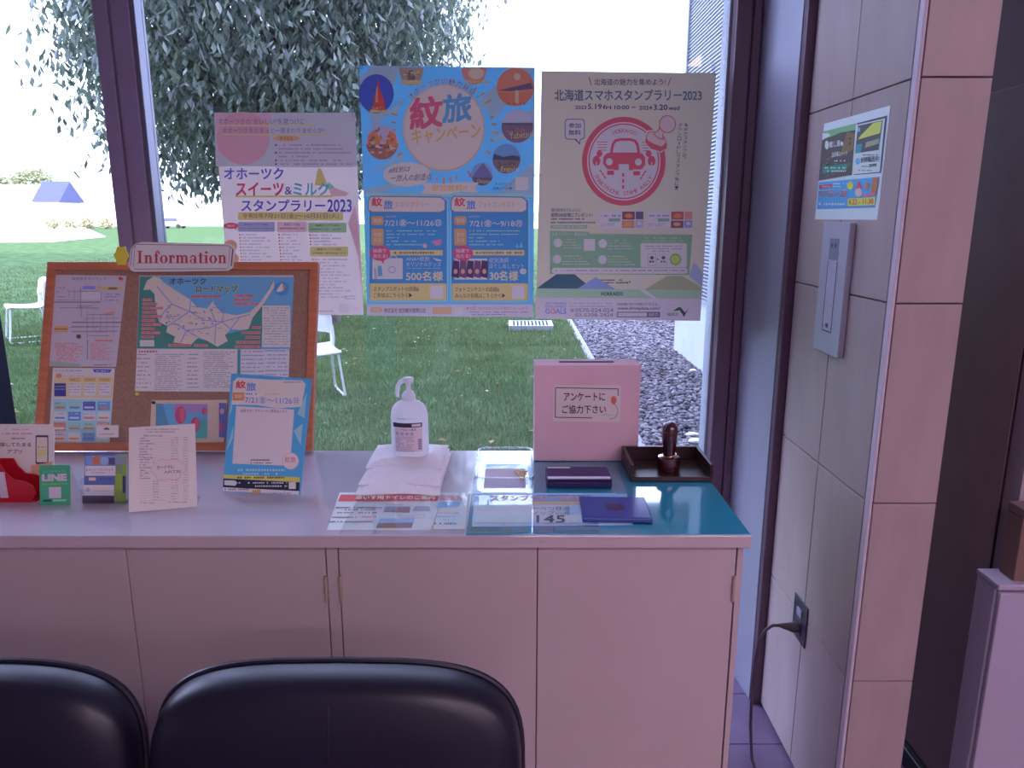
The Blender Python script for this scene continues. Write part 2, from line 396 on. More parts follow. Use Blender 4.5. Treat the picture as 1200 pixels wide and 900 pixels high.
# gravel stones
ico = bmesh.new(); bmesh.ops.create_icosphere(ico, subdivisions=1, radius=1); iv = np.array([v.co[:] for v in ico.verts]); ifc = np.array([[v.index for v in f.verts] for f in ico.faces]); ico.free()
n = 15500; P = np.stack([.93 + 1.0 * RNG.random(n), 4.0 + 9.8 * RNG.random(n) ** 1.25, RNG.random(n) * .02 - .005], 1)
P[12500:, 0] = 1.93 + 1.2 * RNG.random(3000); P[12500:, 1] = 8.85 + 5 * RNG.random(3000)
R = .011 + .014 * RNG.random((n, 1)) ** 1.5; S = np.concatenate([R * (1 + .6 * RNG.random((n, 1))), R * (.8 + .5 * RNG.random((n, 1))), R * (.5 + .4 * RNG.random((n, 1)))], 1)
A = RNG.random(n) * 6.283; J = 1 + .35 * (RNG.random((n, 12)) - .5)
W = iv[None] * J[..., None] * S[:, None, :]; X_ = W[..., 0] * np.cos(A)[:, None] - W[..., 1] * np.sin(A)[:, None]; Y_ = W[..., 0] * np.sin(A)[:, None] + W[..., 1] * np.cos(A)[:, None]
W = np.stack([X_, Y_, W[..., 2]], -1) + P[:, None, :]
V = W[:, ifc.ravel(), :].reshape(-1, 3)
o = tri_object('gravel', V, None, np.repeat(RNG.choice(4, n, p=[.34, .3, .24, .12]), 20), [mat('pebble_a', (.10, .09, .11), .8), mat('pebble_b', (.17, .15, .17), .8), mat('pebble_c', (.27, .25, .27), .8), mat('pebble_d', (.035, .03, .04), .7)])
tag(o, 'grey crushed gravel between the lawn kerb and the white building', 'gravel', kind='stuff')
for (u, v, s_) in ((811, 509, .035), (816, 517, .045), (812, 434, .03)):
    c0 = at_z(u, v, .02); b_ = bmesh.new(); bmesh.ops.create_icosphere(b_, subdivisions=2, radius=s_)
    for q in b_.verts: q.co = Vector((q.co.x * 1.4, q.co.y * .8, q.co.z * .5)) * random.uniform(.85, 1.1)
    mb = MB(); mb.bm(b_); o = mb.build('white_stone', mat('white_stone', (.75, .74, .76), .7, var=.1, scale=30), origin=None); o.location = c0
    tag(o, {509: 'small white stone on the gravel just behind the stamp', 517: 'larger flat white stone on the gravel nearest the window frame', 434: 'white stone lying at the foot of the white building plinth'}[v], 'stone')
# drain grate in the lawn
g0, g1 = at_z(596, 386, .03), at_z(646, 379.5, .03)
dg = thing('drain_grate', 'grey slotted metal drain grate set in the lawn', 'grate', ((g0.x + g1.x) / 2, (g0.y + g1.y) / 2, .03))
gw, gd = (g1.x - g0.x) / 2, (g1.y - g0.y) / 2; m_grate = mat('galvanised_grate', (.42, .45, .5), .5, metal=.4)
MB().box(-gw, gw, -gd, -gd + .03, -.02, .05).box(-gw, gw, gd - .03, gd, -.02, .05).box(-gw, -gw + .03, -gd + .03, gd - .03, -.02, .05).box(gw - .03, gw, -gd + .03, gd - .03, -.02, .05).build('frame', m_grate, dg)
bar = None
for k in range(11):
    x = -gw + .05 + k * (2 * gw - .1) / 10
    if bar is None: bar = MB().box(-.012, .012, -gd + .03, gd - .03, 0, .045).build('bar', m_grate, dg); b_ = bar
    else: b_ = bar.copy(); COL.objects.link(b_)
    b_.location = (x, 0, 0)
# neighbouring wing: plinth, ribbed siding, corner trim
XW = 1.95; YF = 8.72; YN = 3.2
wing = thing('building_wing', 'white ribbed metal-clad building wing standing over the gravel', 'building', (XW, 6, 0))
m_side = mat('siding_white', (.30, .32, .37), .5, metal=.1); m_pl = mat('plinth_white', (.50, .54, .55), .75, var=.04, scale=4)
def wpart(name, mb, m, kind=None):
    mb.v = [(x - XW, y - 6, z) for x, y, z in mb.v]; o = mb.build(name, m, wing)
    if kind: o['kind'] = kind
    return o
wpart('wall', MB().box(XW + .03, 11, 2.65, YF, 0, 9.5), m_pl)
wpart('plinth', MB().box(XW - .02, XW + .03, YN, YF + .02, 0, .70), m_pl)
wpart('ledge', MB().box(XW - .05, XW + .03, YN, YF + .02, .70, .73), m_side)
wpart('corner_trim', MB().box(XW - .04, XW + .03, YF - .03, YF + .04, .73, 9.5), m_side)
rb = MB(); z = .735
while z < 6.0:
    zz = z + .036
    a = [(XW - .008, YN, z), (XW - .008, YF - .03, z), (XW - .022, YF - .03, z + .006), (XW - .022, YN, z + .006), (XW - .022, YN, zz - .012), (XW - .022, YF - .03, zz - .012), (XW + .008, YF - .03, zz - .006), (XW + .008, YN, zz - .006), (XW + .008, YN, zz), (XW + .008, YF - .03, zz)]
    rb.add(a, [(0, 1, 2, 3), (3, 2, 5, 4), (4, 5, 6, 7), (7, 6, 9, 8)]); z = zz
wpart('ribbed_siding', rb, m_side, 'stuff')
wpart('siding_upper', MB().box(XW - .01, XW + .03, YN, YF - .03, 6.0, 9.5), m_side)
px = at_x(862, 60, XW - .03)
wpart('downpipe', MB().tube([(XW - .06, px.y, .7), (XW - .06, px.y, 9.4)], .035, None, 10), m_pl)
# ------------------------------------------------------------------ big tree
tb = at_z(381, 378, 0)
tree = thing('tree', 'large leafy broadleaf tree with drooping dark leaves on the lawn', 'tree', (tb.x, tb.y, 0))
m_bark = mat('bark', (.10, .075, .07), .9, var=.3, scale=18, bump=.8)
MB().tube([(0, 0, -.05), (.02, 0, .4), (-.05, .05, 1.5), (-.25, .1, 2.8), (-.5, .1, 4.5), (-.6, 0, 6.5)], [.24, .19, .17, .15, .11, .04], None, 14).build('trunk', m_bark, tree, smooth=True)
for k in range(9):
    a = k * 2.4; z = 1.8 + k * .42; L_ = 2.3 - .08 * k; c_, s_ = math.cos(a), math.sin(a)
    MB().tube([(-.1 - .06 * k, .08, z), (-.2 + c_ * L_ * .5, s_ * L_ * .5, z + .45), (-.4 + c_ * L_, s_ * L_, z + .35)], [.06, .04, .012], None, 7).build('branch', m_bark, tree, smooth=True)
def foliage(n, cen, rad, size, zmin, droop=.8, lump=10):
    lc = RNG.normal(size=(lump, 3)); lc /= np.linalg.norm(lc, axis=1)[:, None]
    d = RNG.normal(size=(n, 3)); d /= np.linalg.norm(d, axis=1)[:, None]
    bumpy = 1 + .10 * np.cos(6 * d[:, 0] + 4 * d[:, 2]) * np.sin(5 * d[:, 1] + 3 * d[:, 2])
    r = (.35 + .65 * RNG.random(n) ** .6) * bumpy * (1 + .07 * RNG.normal(size=n))
    P = d * r[:, None] * np.array(rad) + np.array(cen)
    P[:, 2] = np.maximum(P[:, 2], zmin + .5 * RNG.random(n))
    a = RNG.random(n) * 6.283; L = size * (.7 + .6 * RNG.random(n)); w = L * (.16 + .06 * RNG.random(n))
    out = np.stack([np.cos(a), np.sin(a), np.zeros(n)], 1); dr = droop * (.4 + .8 * RNG.random(n))
    ax = out * np.cos(dr)[:, None] - np.array([0, 0, 1.]) * np.sin(dr)[:, None]
    sd = np.stack([-np.sin(a), np.cos(a), .5 * RNG.normal(size=n)], 1) * w[:, None]
    T = P + ax * L[:, None]; M1 = P + ax * (L * .4)[:, None] + sd - np.array([0, 0, .01]); M2 = P + ax * (L * .4)[:, None] - sd - np.array([0, 0, .01])
    return np.stack([P, M1, T, P, T, M2], 1).reshape(-1, 3)
V = foliage(80000, (-.55, 0, 4.6), (2.75, 2.7, 3.0), .135, 1.75, 1.15)
tl = [leaf_mat('leaf_a', (.24, .29, .25), (.20, .26, .14), .34, .3), leaf_mat('leaf_b', (.36, .40, .36), (.26, .32, .20), .32, .3), leaf_mat('leaf_c', (.14, .17, .16), (.12, .15, .09), .4, .25)]  # leaf colours lightened to carry veiling glare and sky gloss
o = tri_object('foliage', V, None, np.repeat(RNG.choice(3, len(V) // 6, p=[.42, .3, .28]), 2), tl); o.parent = tree; o['kind'] = 'stuff'
# ------------------------------------------------------------------ far background: walls, paving and plants coloured pale to stand in for glare
m_pave = mat('pale_paving', (.72, .66, .78), .9, var=.04, scale=.4)
cs = [at_z(u, v, .01) for u, v in ((-160, 284.5), (60, 283.5), (124, 277.5), (100, 266.5), (-60, 266.5))]
mb = MB(); mb.prism([(c.x, c.y) for c in cs], -.2, .02); struct('pavement', mb, m_pave)
def house(name, label, u0, u1, vb, vt, Y, roofc, rise, windows, depth=9):
    a, b = at_y(u0, vb, Y), at_y(u1, vb, Y); t = at_y(u0, vt, Y).z; cx = (a.x + b.x) / 2; w = (b.x - a.x) / 2
    h = thing(name, label, 'house', (cx, Y, 0)); wl = mat('house_wall', (.86, .84, .84), .9)
    MB().box(-w, w, 0, depth, -.2, t).build('wall', wl, h)
    r = MB(); r.add([(-w - .5, -.5, t), (w + .5, -.5, t), (w + .5, depth + .5, t), (-w - .5, depth + .5, t), (-w - .5, depth / 2, t + rise), (w + .5, depth / 2, t + rise)], [(0, 1, 5, 4), (2, 3, 4, 5), (0, 4, 3), (1, 2, 5), (0, 3, 2, 1)])
    r.build('roof', mat('roof_' + name, roofc, .8), h)
    for (x, z, ww, hh) in windows:
        f = MB().box(x * w - ww, x * w + ww, -.06, .0, z, z + hh).build('window', mat('house_window', (.35, .36, .5), .3), h)
    return h
house('house', 'pale two-storey house with low roof at the left edge, far off', -60, 44, 262, 221, 120, (.75, .72, .72), .8, ((.5, 1, .8, 1.4), (.8, 3.4, .8, 1.3), (.1, 1, .9, 1.4)))
house('gabled_house', 'far house with blue-grey roof beside the pale house', 46, 71, 262, 237, 116, (.05, .055, .13), 3.2, ((.0, .9, 1.0, 2.2),), 6)
house('white_house', 'low white house far behind the window post', 72, 132, 260, 232, 133, (.84, .82, .82), 1.6, ((-.35, 2.2, .5, 1.2), (.1, 2.2, .5, 1.2)))
house('long_house', 'long pale house far beyond the lawn under the tree', 196, 330, 258, 236, 140, (.80, .78, .78), 2.0, ((.1, 1.0, .8, 1.2), (.5, 1.0, .8, 1.2)))
house('ochre_house', 'far ochre house seen in the slit between two posters', 596, 668, 262, 205, 110, (.6, .45, .35), 3.0, ((0, 1, .8, 1.3), (.5, 1, .8, 1.3)))
hm = [leaf_mat('hedge_a', (.36, .38, .2), (.3, .3, .1), .8), leaf_mat('hedge_b', (.45, .40, .22), (.3, .25, .1), .8)]
def bush(name, label, cat, u, v, Y, rad, n, size, mats, group=None, trunk=False):
    c = at_y(u, v, Y); z0 = 0
    t = thing(name, label, cat, (c.x, Y, 0), group=group)
    V = foliage(n, (0, 0, max(c.z, rad[2] * .8)), rad, size, .05, .6)
    o = tri_object('foliage', V, None, np.repeat(RNG.choice(len(mats), len(V) // 6), 2), mats); o.parent = t; o['kind'] = 'stuff'
    MB().tube([(0, 0, -.1), (0, 0, max(c.z, .5))], [.05 * rad[0] + .05, .03], None, 7).build('stem', m_bark, t)
for k, (u, lab) in enumerate(((62, 'yellowish low bush far off, leftmost of the hedge row'), (82, 'yellowish low bush far off, second of the hedge row'), (102, 'yellowish low bush far off, third of the hedge row'), (124, 'yellowish low bush far off, nearest the window post'))):
    bush('hedge_bush', lab, 'bush', u, 261, 104, (1.15, .9, .9), 500, .4, hm, 'far hedge bushes')
hill = [leaf_mat('far_tree_a', (.34, .38, .24), (.25, .28, .1), .8), leaf_mat('far_tree_b', (.42, .42, .26), (.3, .3, .1), .8)]
bush('round_tree', 'far pale round tree above the pale house roof', 'tree', 38, 214, 190, (6.0, 4, 4.2), 3000, 1.0, hill)
bush('round_tree', 'far small tree crown at the left edge behind the pale house', 'tree', -8, 218, 172, (3.6, 3, 4.0), 2000, 1.0, hill)
# parked car
cc = at_z(203, 267.5, 0); car = thing('parked_car', 'small parked car far away beyond the lawn', 'car', (cc.x, cc.y, 0))
b_ = bmesh.new(); bmesh.ops.create_cube(b_, size=1)
for q in b_.verts: q.co = Vector((q.co.x * 3.6, q.co.y * 1.7, .65 + q.co.z * .7))
bmesh.ops.bevel(b_, geom=list(b_.edges), offset=.12, segments=2, affect='EDGES'); mb = MB(); mb.bm(b_); mb.build('body', mat('car_paint', (.5, .48, .5), .3), car)
mb = MB(); mb.add([(-1.2, -.75, .98), (1.1, -.75, .98), (1.1, .75, .98), (-1.2, .75, .98), (-.7, -.62, 1.5), (.75, -.62, 1.5), (.75, .62, 1.5), (-.7, .62, 1.5)], [(0, 1, 5, 4), (1, 2, 6, 5), (2, 3, 7, 6), (3, 0, 4, 7), (4, 5, 6, 7)]); mb.build('cabin', mat('car_glass', (.06, .06, .09), .1), car)
for x in (-1.15, 1.15):
    for y in (-.8, .8): MB().tube([(x, y - .1, .31), (x, y + .1, .31)], .31, None, 14).build('wheel', mat('tyre', (.02, .02, .02), .8), car)
# ------------------------------------------------------------------ white garden chairs
m_plast = mat('white_plastic', (.84, .85, .9), .35)
def garden_chair(label, loc, rz):
    t = thing('garden_chair', label, 'chair', loc, rz, 'white garden chairs on the lawn')
    # shell: seat then curved back with an oval opening low in the back; chair faces local -Y
    W = .25; mb = MB(); prof = [(-.22, .43), (-.20, .445), (-.05, .43), (.10, .425), (.16, .44), (.19, .48)]
    nx = 9; vs = []; fs = []
    for (y, z) in prof:
        for i in range(nx):
            q = -1 + 2 * i / (nx - 1); vs.append((q * W, y, z + .018 * q * q))
    for j in range(len(prof) - 1):
        for i in range(nx - 1): fs.append((j * nx + i, j * nx + i + 1, (j + 1) * nx + i + 1, (j + 1) * nx + i))
    mb.add(vs, fs); o = mb.build('seat', m_plast, t, smooth=True)
    s = o.modifiers.new('thickness', 'SOLIDIFY'); s.thickness = .012
    mb = MB(); prof = [(.225, .60), (.235, .66), (.25, .74), (.255, .785), (.25, .80)]; vs = []; fs = []
    for k, (y, z) in enumerate(prof):
        for i in range(nx):
            q = -1 + 2 * i / (nx - 1); vs.append((q * W * (1 if k < 3 else .97 if k == 3 else .9), y - .05 * q * q, z - (.03 * q ** 4 if k > 2 else 0) + (-.03 * q ** 4 if k == 0 else 0)))
    for j in range(len(prof) - 1):
        for i in range(nx - 1): fs.append((j * nx + i, j * nx + i + 1, (j + 1) * nx + i + 1, (j + 1) * nx + i))
    mb.add(vs, fs); o = mb.build('backrest', m_plast, t, smooth=True); s = o.modifiers.new('thickness', 'SOLIDIFY'); s.thickness = .012
    for sx in (-1, 1):
        MB().tube([(sx * .235, .17, .45), (sx * .245, .185, .52), (sx * .24, .18, .60), (sx * .24, .19, .66)], [.018, .022, .022, .016], None, 8).build('back_support', m_plast, t, smooth=True)
        MB().tube([(sx * .22, -.19, .43), (sx * .255, -.24, .06), (sx * .26, -.245, .03), (sx * .26, -.22, .012), (sx * .26, .22, .012), (sx * .26, .245, .03), (sx * .255, .24, .06), (sx * .22, .15, .43)], .011, None, 8).build('sled_leg', m_plast, t, smooth=True)
    return t
c1 = at_z(44, 399, 0); c2 = at_z(362, 468, 0)
garden_chair('white plastic garden chair seen from the side, far left of the lawn', (c1.x - .08, c1.y, 0), math.radians(-52))
garden_chair('white plastic garden chair half hidden behind the right edge of the cork board', (c2.x, c2.y + .15, 0), math.radians(24)).scale = (.92, .92, .9)

# ================================================================== COUNTER AND CABINETS
YC0 = at_z(600, 628, CZ).y; YC1 = 2.06; XR = at_z(881, 628, CZ).x
m_lam = mat('laminate_top', (.56, .51, .58), .09, spec=.6, coat=.4, var=.02, scale=4)
m_lamedge = mat('laminate_edge', (.62, .52, .55), .5, var=.03, scale=8)
ct = MB().box(-2.2, XR, YC0, YC1, CZ - .027, CZ, None, .0015).build('worktop', m_lam)
tag(ct, 'long pale laminate worktop running under the window above the cabinets', 'worktop')
MB().box(-2.2, XR, YC0 - .0012, YC0, CZ - .0265, CZ - .002).build('edge_band', m_lamedge, ct)
m_cab = mat('cabinet_beige', (.60, .495, .50), .5, var=.025, scale=5)
m_cabin = mat('cabinet_gap', (.05, .035, .045), .9)
m_hinge = mat('hinge_steel', (.55, .46, .36), .35, metal=.2)
def cabinet(x0, label):
    w = .889; t = thing('base_cabinet', label, 'cabinet', (x0, 1.485, 0), group='base cabinets under the worktop')
    d = .54; mb = MB()
    mb.box(0, .012, .0, d, .06, .852).box(w - .012, w, .0, d, .06, .852).box(.012, w - .012, d - .01, d, .06, .852)
    mb.box(.012, w - .012, .03, d - .01, .06, .08).box(.012, w - .012, .03, d - .01, .84, .852)
    mb.build('carcass', m_cab, t)
    MB().box(.02, w - .02, .05, d - .02, 0, .06).build('plinth', m_cabin, t)
    MB().box(.012, w - .012, .028, .03, .08, .84).build('inner_panel', m_cabin, t)
    for k in (0, 1):
        a = .0145 + k * .4305; dr = MB().box(a, a + .4285, .0, .018, .065, .8495, None, .0015).build('door', m_cab, t)
        hx = a + .001 if k == 0 else a + .4275
        for hz in (.75, .20):
            MB().tube([(hx, -.003, hz - .03), (hx, -.003, hz + .03)], .0042, None, 8).build('hinge', m_hinge, dr)
    return t
cabinet(.50 - .889, 'beige two-door cabinet at the right end of the counter')
cabinet(.50 - 2 * .889, 'beige two-door cabinet in the middle, behind the navy chairs')
cabinet(.50 - 3 * .889, 'beige two-door cabinet at the far left end of the counter')
# green desk mat and clear vinyl
ml = at_z(547, 620, CZ).x
m_mat = mat('teal_mat', (.012, .27, .40), .1, spec=.5, coat=.8)
tag(MB().box(ml, XR - .001, YC0 + .004, 2.045, CZ, CZ + .0015, None, .0005).build('desk_mat', m_mat), 'glossy teal green desk mat on the right end of the worktop', 'desk mat')
ZM = CZ + .003
# paper with the number 145 between mat and clear film
S = Sheet('mat_slip', (0, 0, CZ + .0019), (0, 0, 1), [(553, 617), (742, 615), (722, 578), (556, 578)], (165, 165, 215), 'printed slip numbered 145 under the clear film on the teal mat', 'paper', thick=.0003)
S.rect(555, 579, 735, 588, (110, 140, 215), 1).rect(623, 588.7, 682, 591.2, (205, 150, 110), 2).rect(556, 592, 735, 612, (172, 165, 200), 1)
S.text('スタンプラリー2023', 575, 581, 677, 587, (225, 130, 150), .02).text('ーペつ鉄道', 624, 594, 668, 599, (60, 70, 130), .01).text('ノップの滝', 624, 599.5, 668, 604, (60, 70, 130), .01).text('145', 629, 604.5, 662, 613, (50, 50, 80), .02)
S.circ(672, 598, 8, 6, (140, 155, 215), 2).line(556, 613, 700, 614, .6, (110, 130, 210)).done()
fm = MB().prism([(ml + .004, YC0 + .008), (.19, YC0 + .008), (.19, 1.70), (ml + .004, 1.70)], CZ + .0024, ZM).build('clear_film', VINYL)
tag(fm, 'clear vinyl film lying over the numbered slip on the mat', 'film')
# brochures under clear vinyl left of the mat
S = Sheet('brochure_sheet', (0, 0, CZ + .0006), (0, 0, 1), [(383, 621), (505, 621), (520, 577), (398, 577)], (190, 172, 205), 'red-headed printed notice under clear vinyl in front of the towel', 'paper', thick=.0004)
S.crop(370, 570, 6.316).poly([(185, 62), (915, 62), (900, 110), (165, 112)], (185, 50, 75))
S.text('車いす用トイレのご案内', 295, 70, 880, 100, (220, 190, 205), .03)
for i, (b, a0, a1) in enumerate(((160, 150, 490), (176, 180, 440), (198, 160, 450), (232, 110, 300), (264, 95, 420))): S.fine(a0, b, a1, 10, (70, 55, 95), seed=i)
S.fine(340, 228, 450, 9, (200, 90, 110)).poly([(500, 190), (695, 195), (700, 150), (515, 150)], (90, 95, 140)).poly([(560, 190), (690, 193), (690, 160), (600, 158)], (130, 80, 95), 2)
S.poly([(715, 185), (850, 185), (840, 148), (740, 145)], (120, 115, 160)).poly([(445, 308), (710, 308), (735, 238), (475, 238)], (120, 140, 200)).poly([(445, 308), (710, 308), (722, 270), (462, 275)], (110, 70, 85), 2).fine(540, 140, 650, 9, (205, 130, 150)).done()
S = Sheet('brochure_sheet', (0, 0, CZ + .0012), (0, 0, 1), [(507, 620), (545, 620), (549, 577), (520, 577)], (190, 178, 212), 'narrow pale leaflet with a blue top under the vinyl beside the red notice', 'paper', thick=.0004)
S.crop(370, 570, 6.316).poly([(890, 160), (1060, 150), (1080, 110), (905, 118)], (115, 150, 220)).poly([(915, 105), (1090, 108), (1060, 70), (925, 66)], (205, 120, 160))
for i, b in enumerate((200, 225, 250)): S.fine(900, b, 1060, 8, (110, 100, 160), seed=i)
S.fine(880, 278, 1045, 14, (60, 60, 90)).done()
tag(MB().box(-.37, ml - .003, YC0 + .006, 1.72, CZ + .0017, CZ + .0022).build('clear_vinyl_sheet', VINYL), 'clear vinyl sheet covering the flat leaflets on the pale worktop', 'vinyl sheet')
# ------------------------------------------------------------------ pink ballot box
m_pink = mat('pink_paper', seen(168, 121, 156), .7, var=.05, scale=7)
bx0, bx1, by0, by1, bz1 = .061, .347, 1.957, 2.047, 1.153
pb = thing('survey_box', 'pink paper-covered survey box with a slot in its top', 'box', ((bx0 + bx1) / 2, (by0 + by1) / 2, ZM))
hw, hd, hh = (bx1 - bx0) / 2, (by1 - by0) / 2, bz1 - ZM
body = MB().box(-hw, hw, -hd, hd, 0, hh, None, .002).build('body', m_pink, pb)
MB().box(-.075, .075, -.008, .008, hh - .002, hh + .0008).build('slot', mat('slot_dark', (.03, .015, .02), .9), pb)
S = Sheet('sign_card', (0, by0 - .0008, 0), (0, -1, 0), [(648, 493.5), (727, 495), (728, 451.5), (649.5, 451)], (168, 138, 164), thick=.0006, parent=pb)
S.crop(600, 400, 5.624)
INK = (38, 22, 48)
S.line(287, 305, 700, 313, 5, INK).line(287, 305, 284, 500, 5, INK).line(284, 500, 528, 504, 5, INK).line(699, 313, 699, 358, 5, INK)
S.text('アンケートに', 342, 337, 612, 390, INK, .022, 3).text('ご協力下さい', 330, 420, 618, 474, INK, .022, 3)
S.circ(670, 387, 19, 27, (205, 85, 90), 3).ring(655, 460, 45, 52, 5, (110, 105, 120), 3, 20, -75, 110).ring(620, 490, 30, 14, 4, (140, 130, 135), 2, 16, 150, 360).line(605, 490, 690, 485, 6, (150, 135, 140), 2).done()
# ------------------------------------------------------------------ wooden tray and stamp
m_wood = mat('dark_wood', (.035, .014, .016), .35, spec=.5, var=.35, scale=14, stretch=(1, 6, 6))
tr = thing('wooden_tray', 'dark wooden open-front tray at the right end of the mat', 'tray', (.407, 1.874, ZM))
MB().box(-.105, .105, -.08, .08, 0, .007, None, .001).build('base', m_wood, tr)
MB().box(-.105, .105, .072, .08, .007, .045, None, .001).build('back_wall', m_wood, tr)
for sx in (-1, 1): MB().box(sx * .105 - (.008 if sx > 0 else 0), sx * .105 + (.008 if sx < 0 else 0), -.08, .072, .007, .045, None, .001).build('side_wall', m_wood, tr)
MB().box(-.097, .097, -.08, -.074, .007, .012, None, .001).build('front_lip', m_wood, tr)
m_lac = mat('lacquered_wood', (.055, .008, .016), .15, spec=.6, coat=.7)
sp = at_z(782, 549, ZM + .007)
st = thing('rubber_stamp', 'round rubber stamp with a dark red turned handle in the tray', 'stamp', (sp.x, 1.862, ZM + .0075))
MB().lathe([(.026, 0), (.029, .003), (.030, .030), (.028, .036), (.017, .039)], None, 32).build('base', m_lac, st, smooth=True)
MB().lathe([(.014, .036), (.0155, .045), (.0155, .055), (.0185, .075), (.0205, .100), (.0195, .117), (.013, .127), (.004, .131)], None, 28).build('handle', m_lac, st, smooth=True)
MB().tube([(.0185 * math.cos(q * math.pi / 12), .0185 * math.sin(q * math.pi / 12), .0415 + .003 * math.cos(q * math.pi / 12)) for q in range(25)], .0012, None, 6).build('ring', mat('brass', (.75, .5, .25), .3, metal=.9), st, smooth=True)
MB().lathe([(.025, -.002), (.026, 0)], None, 24).build('rubber_face', mat('rubber', (.02, .02, .02), .8), st)
# ------------------------------------------------------------------ stamp pads
m_purple = mat('purple_plastic', (.022, .010, .10), .35); m_blue = mat('blue_plastic', (.008, .05, .30), .2, spec=.5)
m_wlab = mat('white_label', (.75, .72, .78), .5)
pp = thing('ink_pad_box', 'closed purple ink pad box with white stripes behind the blue pad', 'ink pad', (.168, 1.793, ZM))
MB().box(-.081, .081, -.044, .044, 0, .014, None, .0015).build('base', m_purple, pp)
MB().box(-.0805, .0805, -.0435, .0435, .0148, .025, None, .002).build('lid', m_purple, pp)
MB().box(-.079, .077, -.0442, -.0350, .0226, .0264).build('stripe_label', m_wlab, pp)
MB().box(-.077, -.018, .031, .038, .0246, .0258).build('small_label', m_wlab, pp)
bp = thing('ink_pad', 'flat blue ink pad lid with a dark round mark near the front edge', 'ink pad', (.235, 1.597, ZM), math.radians(-2))
MB().box(-.077, .077, -.066, .066, 0, .010, None, .002).build('case', m_blue, bp)
MB().box(-.072, .072, -.061, .061, .010, .0106, None).build('top_panel', m_blue, bp)
MB().lathe([(.022, .0106), (.022, .0109)], None, 24, sx=1, sy=1).build('round_mark', mat('dark_mark', (.03, .015, .09), .4), bp)
# ------------------------------------------------------------------ clear dish with card and straw
gd = thing('clear_dish', 'clear rectangular plastic dish holding a paper card', 'dish', (-.018, 1.825, ZM))
def rr2(w, d, r, n=6):
    out = []
    for cx, cy, q0 in ((w - r, d - r, 0), (-w + r, d - r, 90), (-w + r, -d + r, 180), (w - r, -d + r, 270)):
        for k in range(n): q = math.radians(q0 + 90 * k / (n - 1)); out.append((cx + r * math.cos(q), cy + r * math.sin(q)))
    return out
def shell(ws, ds, rs, zs_):
    mb = MB(); vs = []; n_ = 24
    for w, d, r, z in zip(ws, ds, rs, zs_): vs += [(x, y, z) for x, y in rr2(w, d, r)]
    fs = [(i * n_ + k, i * n_ + (k + 1) % n_, (i + 1) * n_ + (k + 1) % n_, (i + 1) * n_ + k) for i in range(len(ws) - 1) for k in range(n_)]
    fs.append(tuple(range(n_ - 1, -1, -1))); fs.append(tuple((len(ws) - 1) * n_ + k for k in range(n_))); mb.add(vs, fs); return mb
PL = clear_mat('dish_plastic', (.93, .95, .97), 1.6, .02)
shell([.064, .070, .073, .071, .069, .062], [.112, .118, .121, .119, .116, .110], [.02, .022, .024, .022, .02, .018], [0, .004, .042, .042, .006, .004]).build('body', PL, gd, smooth=True)
MB().tube([(x, y, .042) for x, y in rr2(.073, .121, .024)] + [(.073, .097, .042)], .0022, PL, 6).build('rim', PL, gd, smooth=True)
cd = MB().box(-.052, .052, -.09, .05, .0045, .006).build('paper_card', mat('card_lilac', (.62, .52, .60), .7), gd)
for k in range(4): MB().tube([(.025 + .006 * k, .03 - .01 * k, .008 + .002 * k), (.045 + .004 * k, -.05 + .012 * k, .012 + .003 * k)], .0028, None, 6).build('straw_strip', mat('straw', (.62, .36, .12), .6), gd)
# ------------------------------------------------------------------ folded towel
m_cloth = mat('towel_cotton', (.90, .85, .88), .95, var=.03, scale=120, bump=.5)
tq = [at_z(*c, CZ) for c in ((417, 581), (516, 582), (528, 532), (441, 532))]
def towel_layer(z0, th, inset, seed, front):
    N = 22; Mx = 16; vs = []; rr = random.Random(seed); ph = [rr.random() * 6 for _ in range(6)]
    def pt(s, t):
        a = tq[0].lerp(tq[1], s); b = tq[3].lerp(tq[2], s); p = a.lerp(b, t); return p
    top = []; bot = []
    for j in range(Mx + 1):
        for i in range(N + 1):
            s = inset + (1 - 2 * inset) * i / N; t = front + (1 - front - inset * .6) * j / Mx
            s += .012 * math.sin(5 * t + ph[0]); t += .02 * math.sin(6 * s + ph[1]) * (1 - t)
            p = pt(s, t); e = (min(i, N - i, 4) / 4) * min(1, min(j, Mx - j, 3) / 3)
            h = z0 + th * (.15 + .85 * e ** .5) + .003 * math.sin(6 * s + 4 * t + ph[2]) * e + .0035 * math.sin(17 * t - 4 * s + 1.6 * math.sin(5 * s) + ph[3]) * e
            top.append((p.x, p.y, h)); bot.append((p.x, p.y, z0 + .0005))
    n = len(top); vs = top + bot; fs = []; W = N + 1
    for j in range(Mx):
        for i in range(N):
            a = j * W + i; fs.append((a, a + 1, a + W + 1, a + W)); fs.append((n + a, n + a + W, n + a + W + 1, n + a + 1))
    for i in range(N): fs.append((i, n + i, n + i + 1, i + 1)); k = Mx * W + i; fs.append((k, k + 1, n + k + 1, n + k))
    for j in range(Mx): a = j * W; fs.append((a, a + W, n + a + W, n + a)); a = j * W + N; fs.append((a, n + a, n + a + W, a + W))
    mb = MB(); mb.add(vs, fs); return mb
ZV = CZ + .0024
tw = thing('folded_towel', 'pale pink-white towel folded in layers under the pump bottle', 'towel', (0, 0, 0))
for k, (z0, th, ins, fr) in enumerate(((ZV, .017, 0, 0), (ZV + .012, .017, .010, .11), (ZV + .024, .014, .028, .36))):
    towel_layer(z0, th, ins, 5 + k, fr).build('towel_fold', m_cloth, tw, smooth=True)
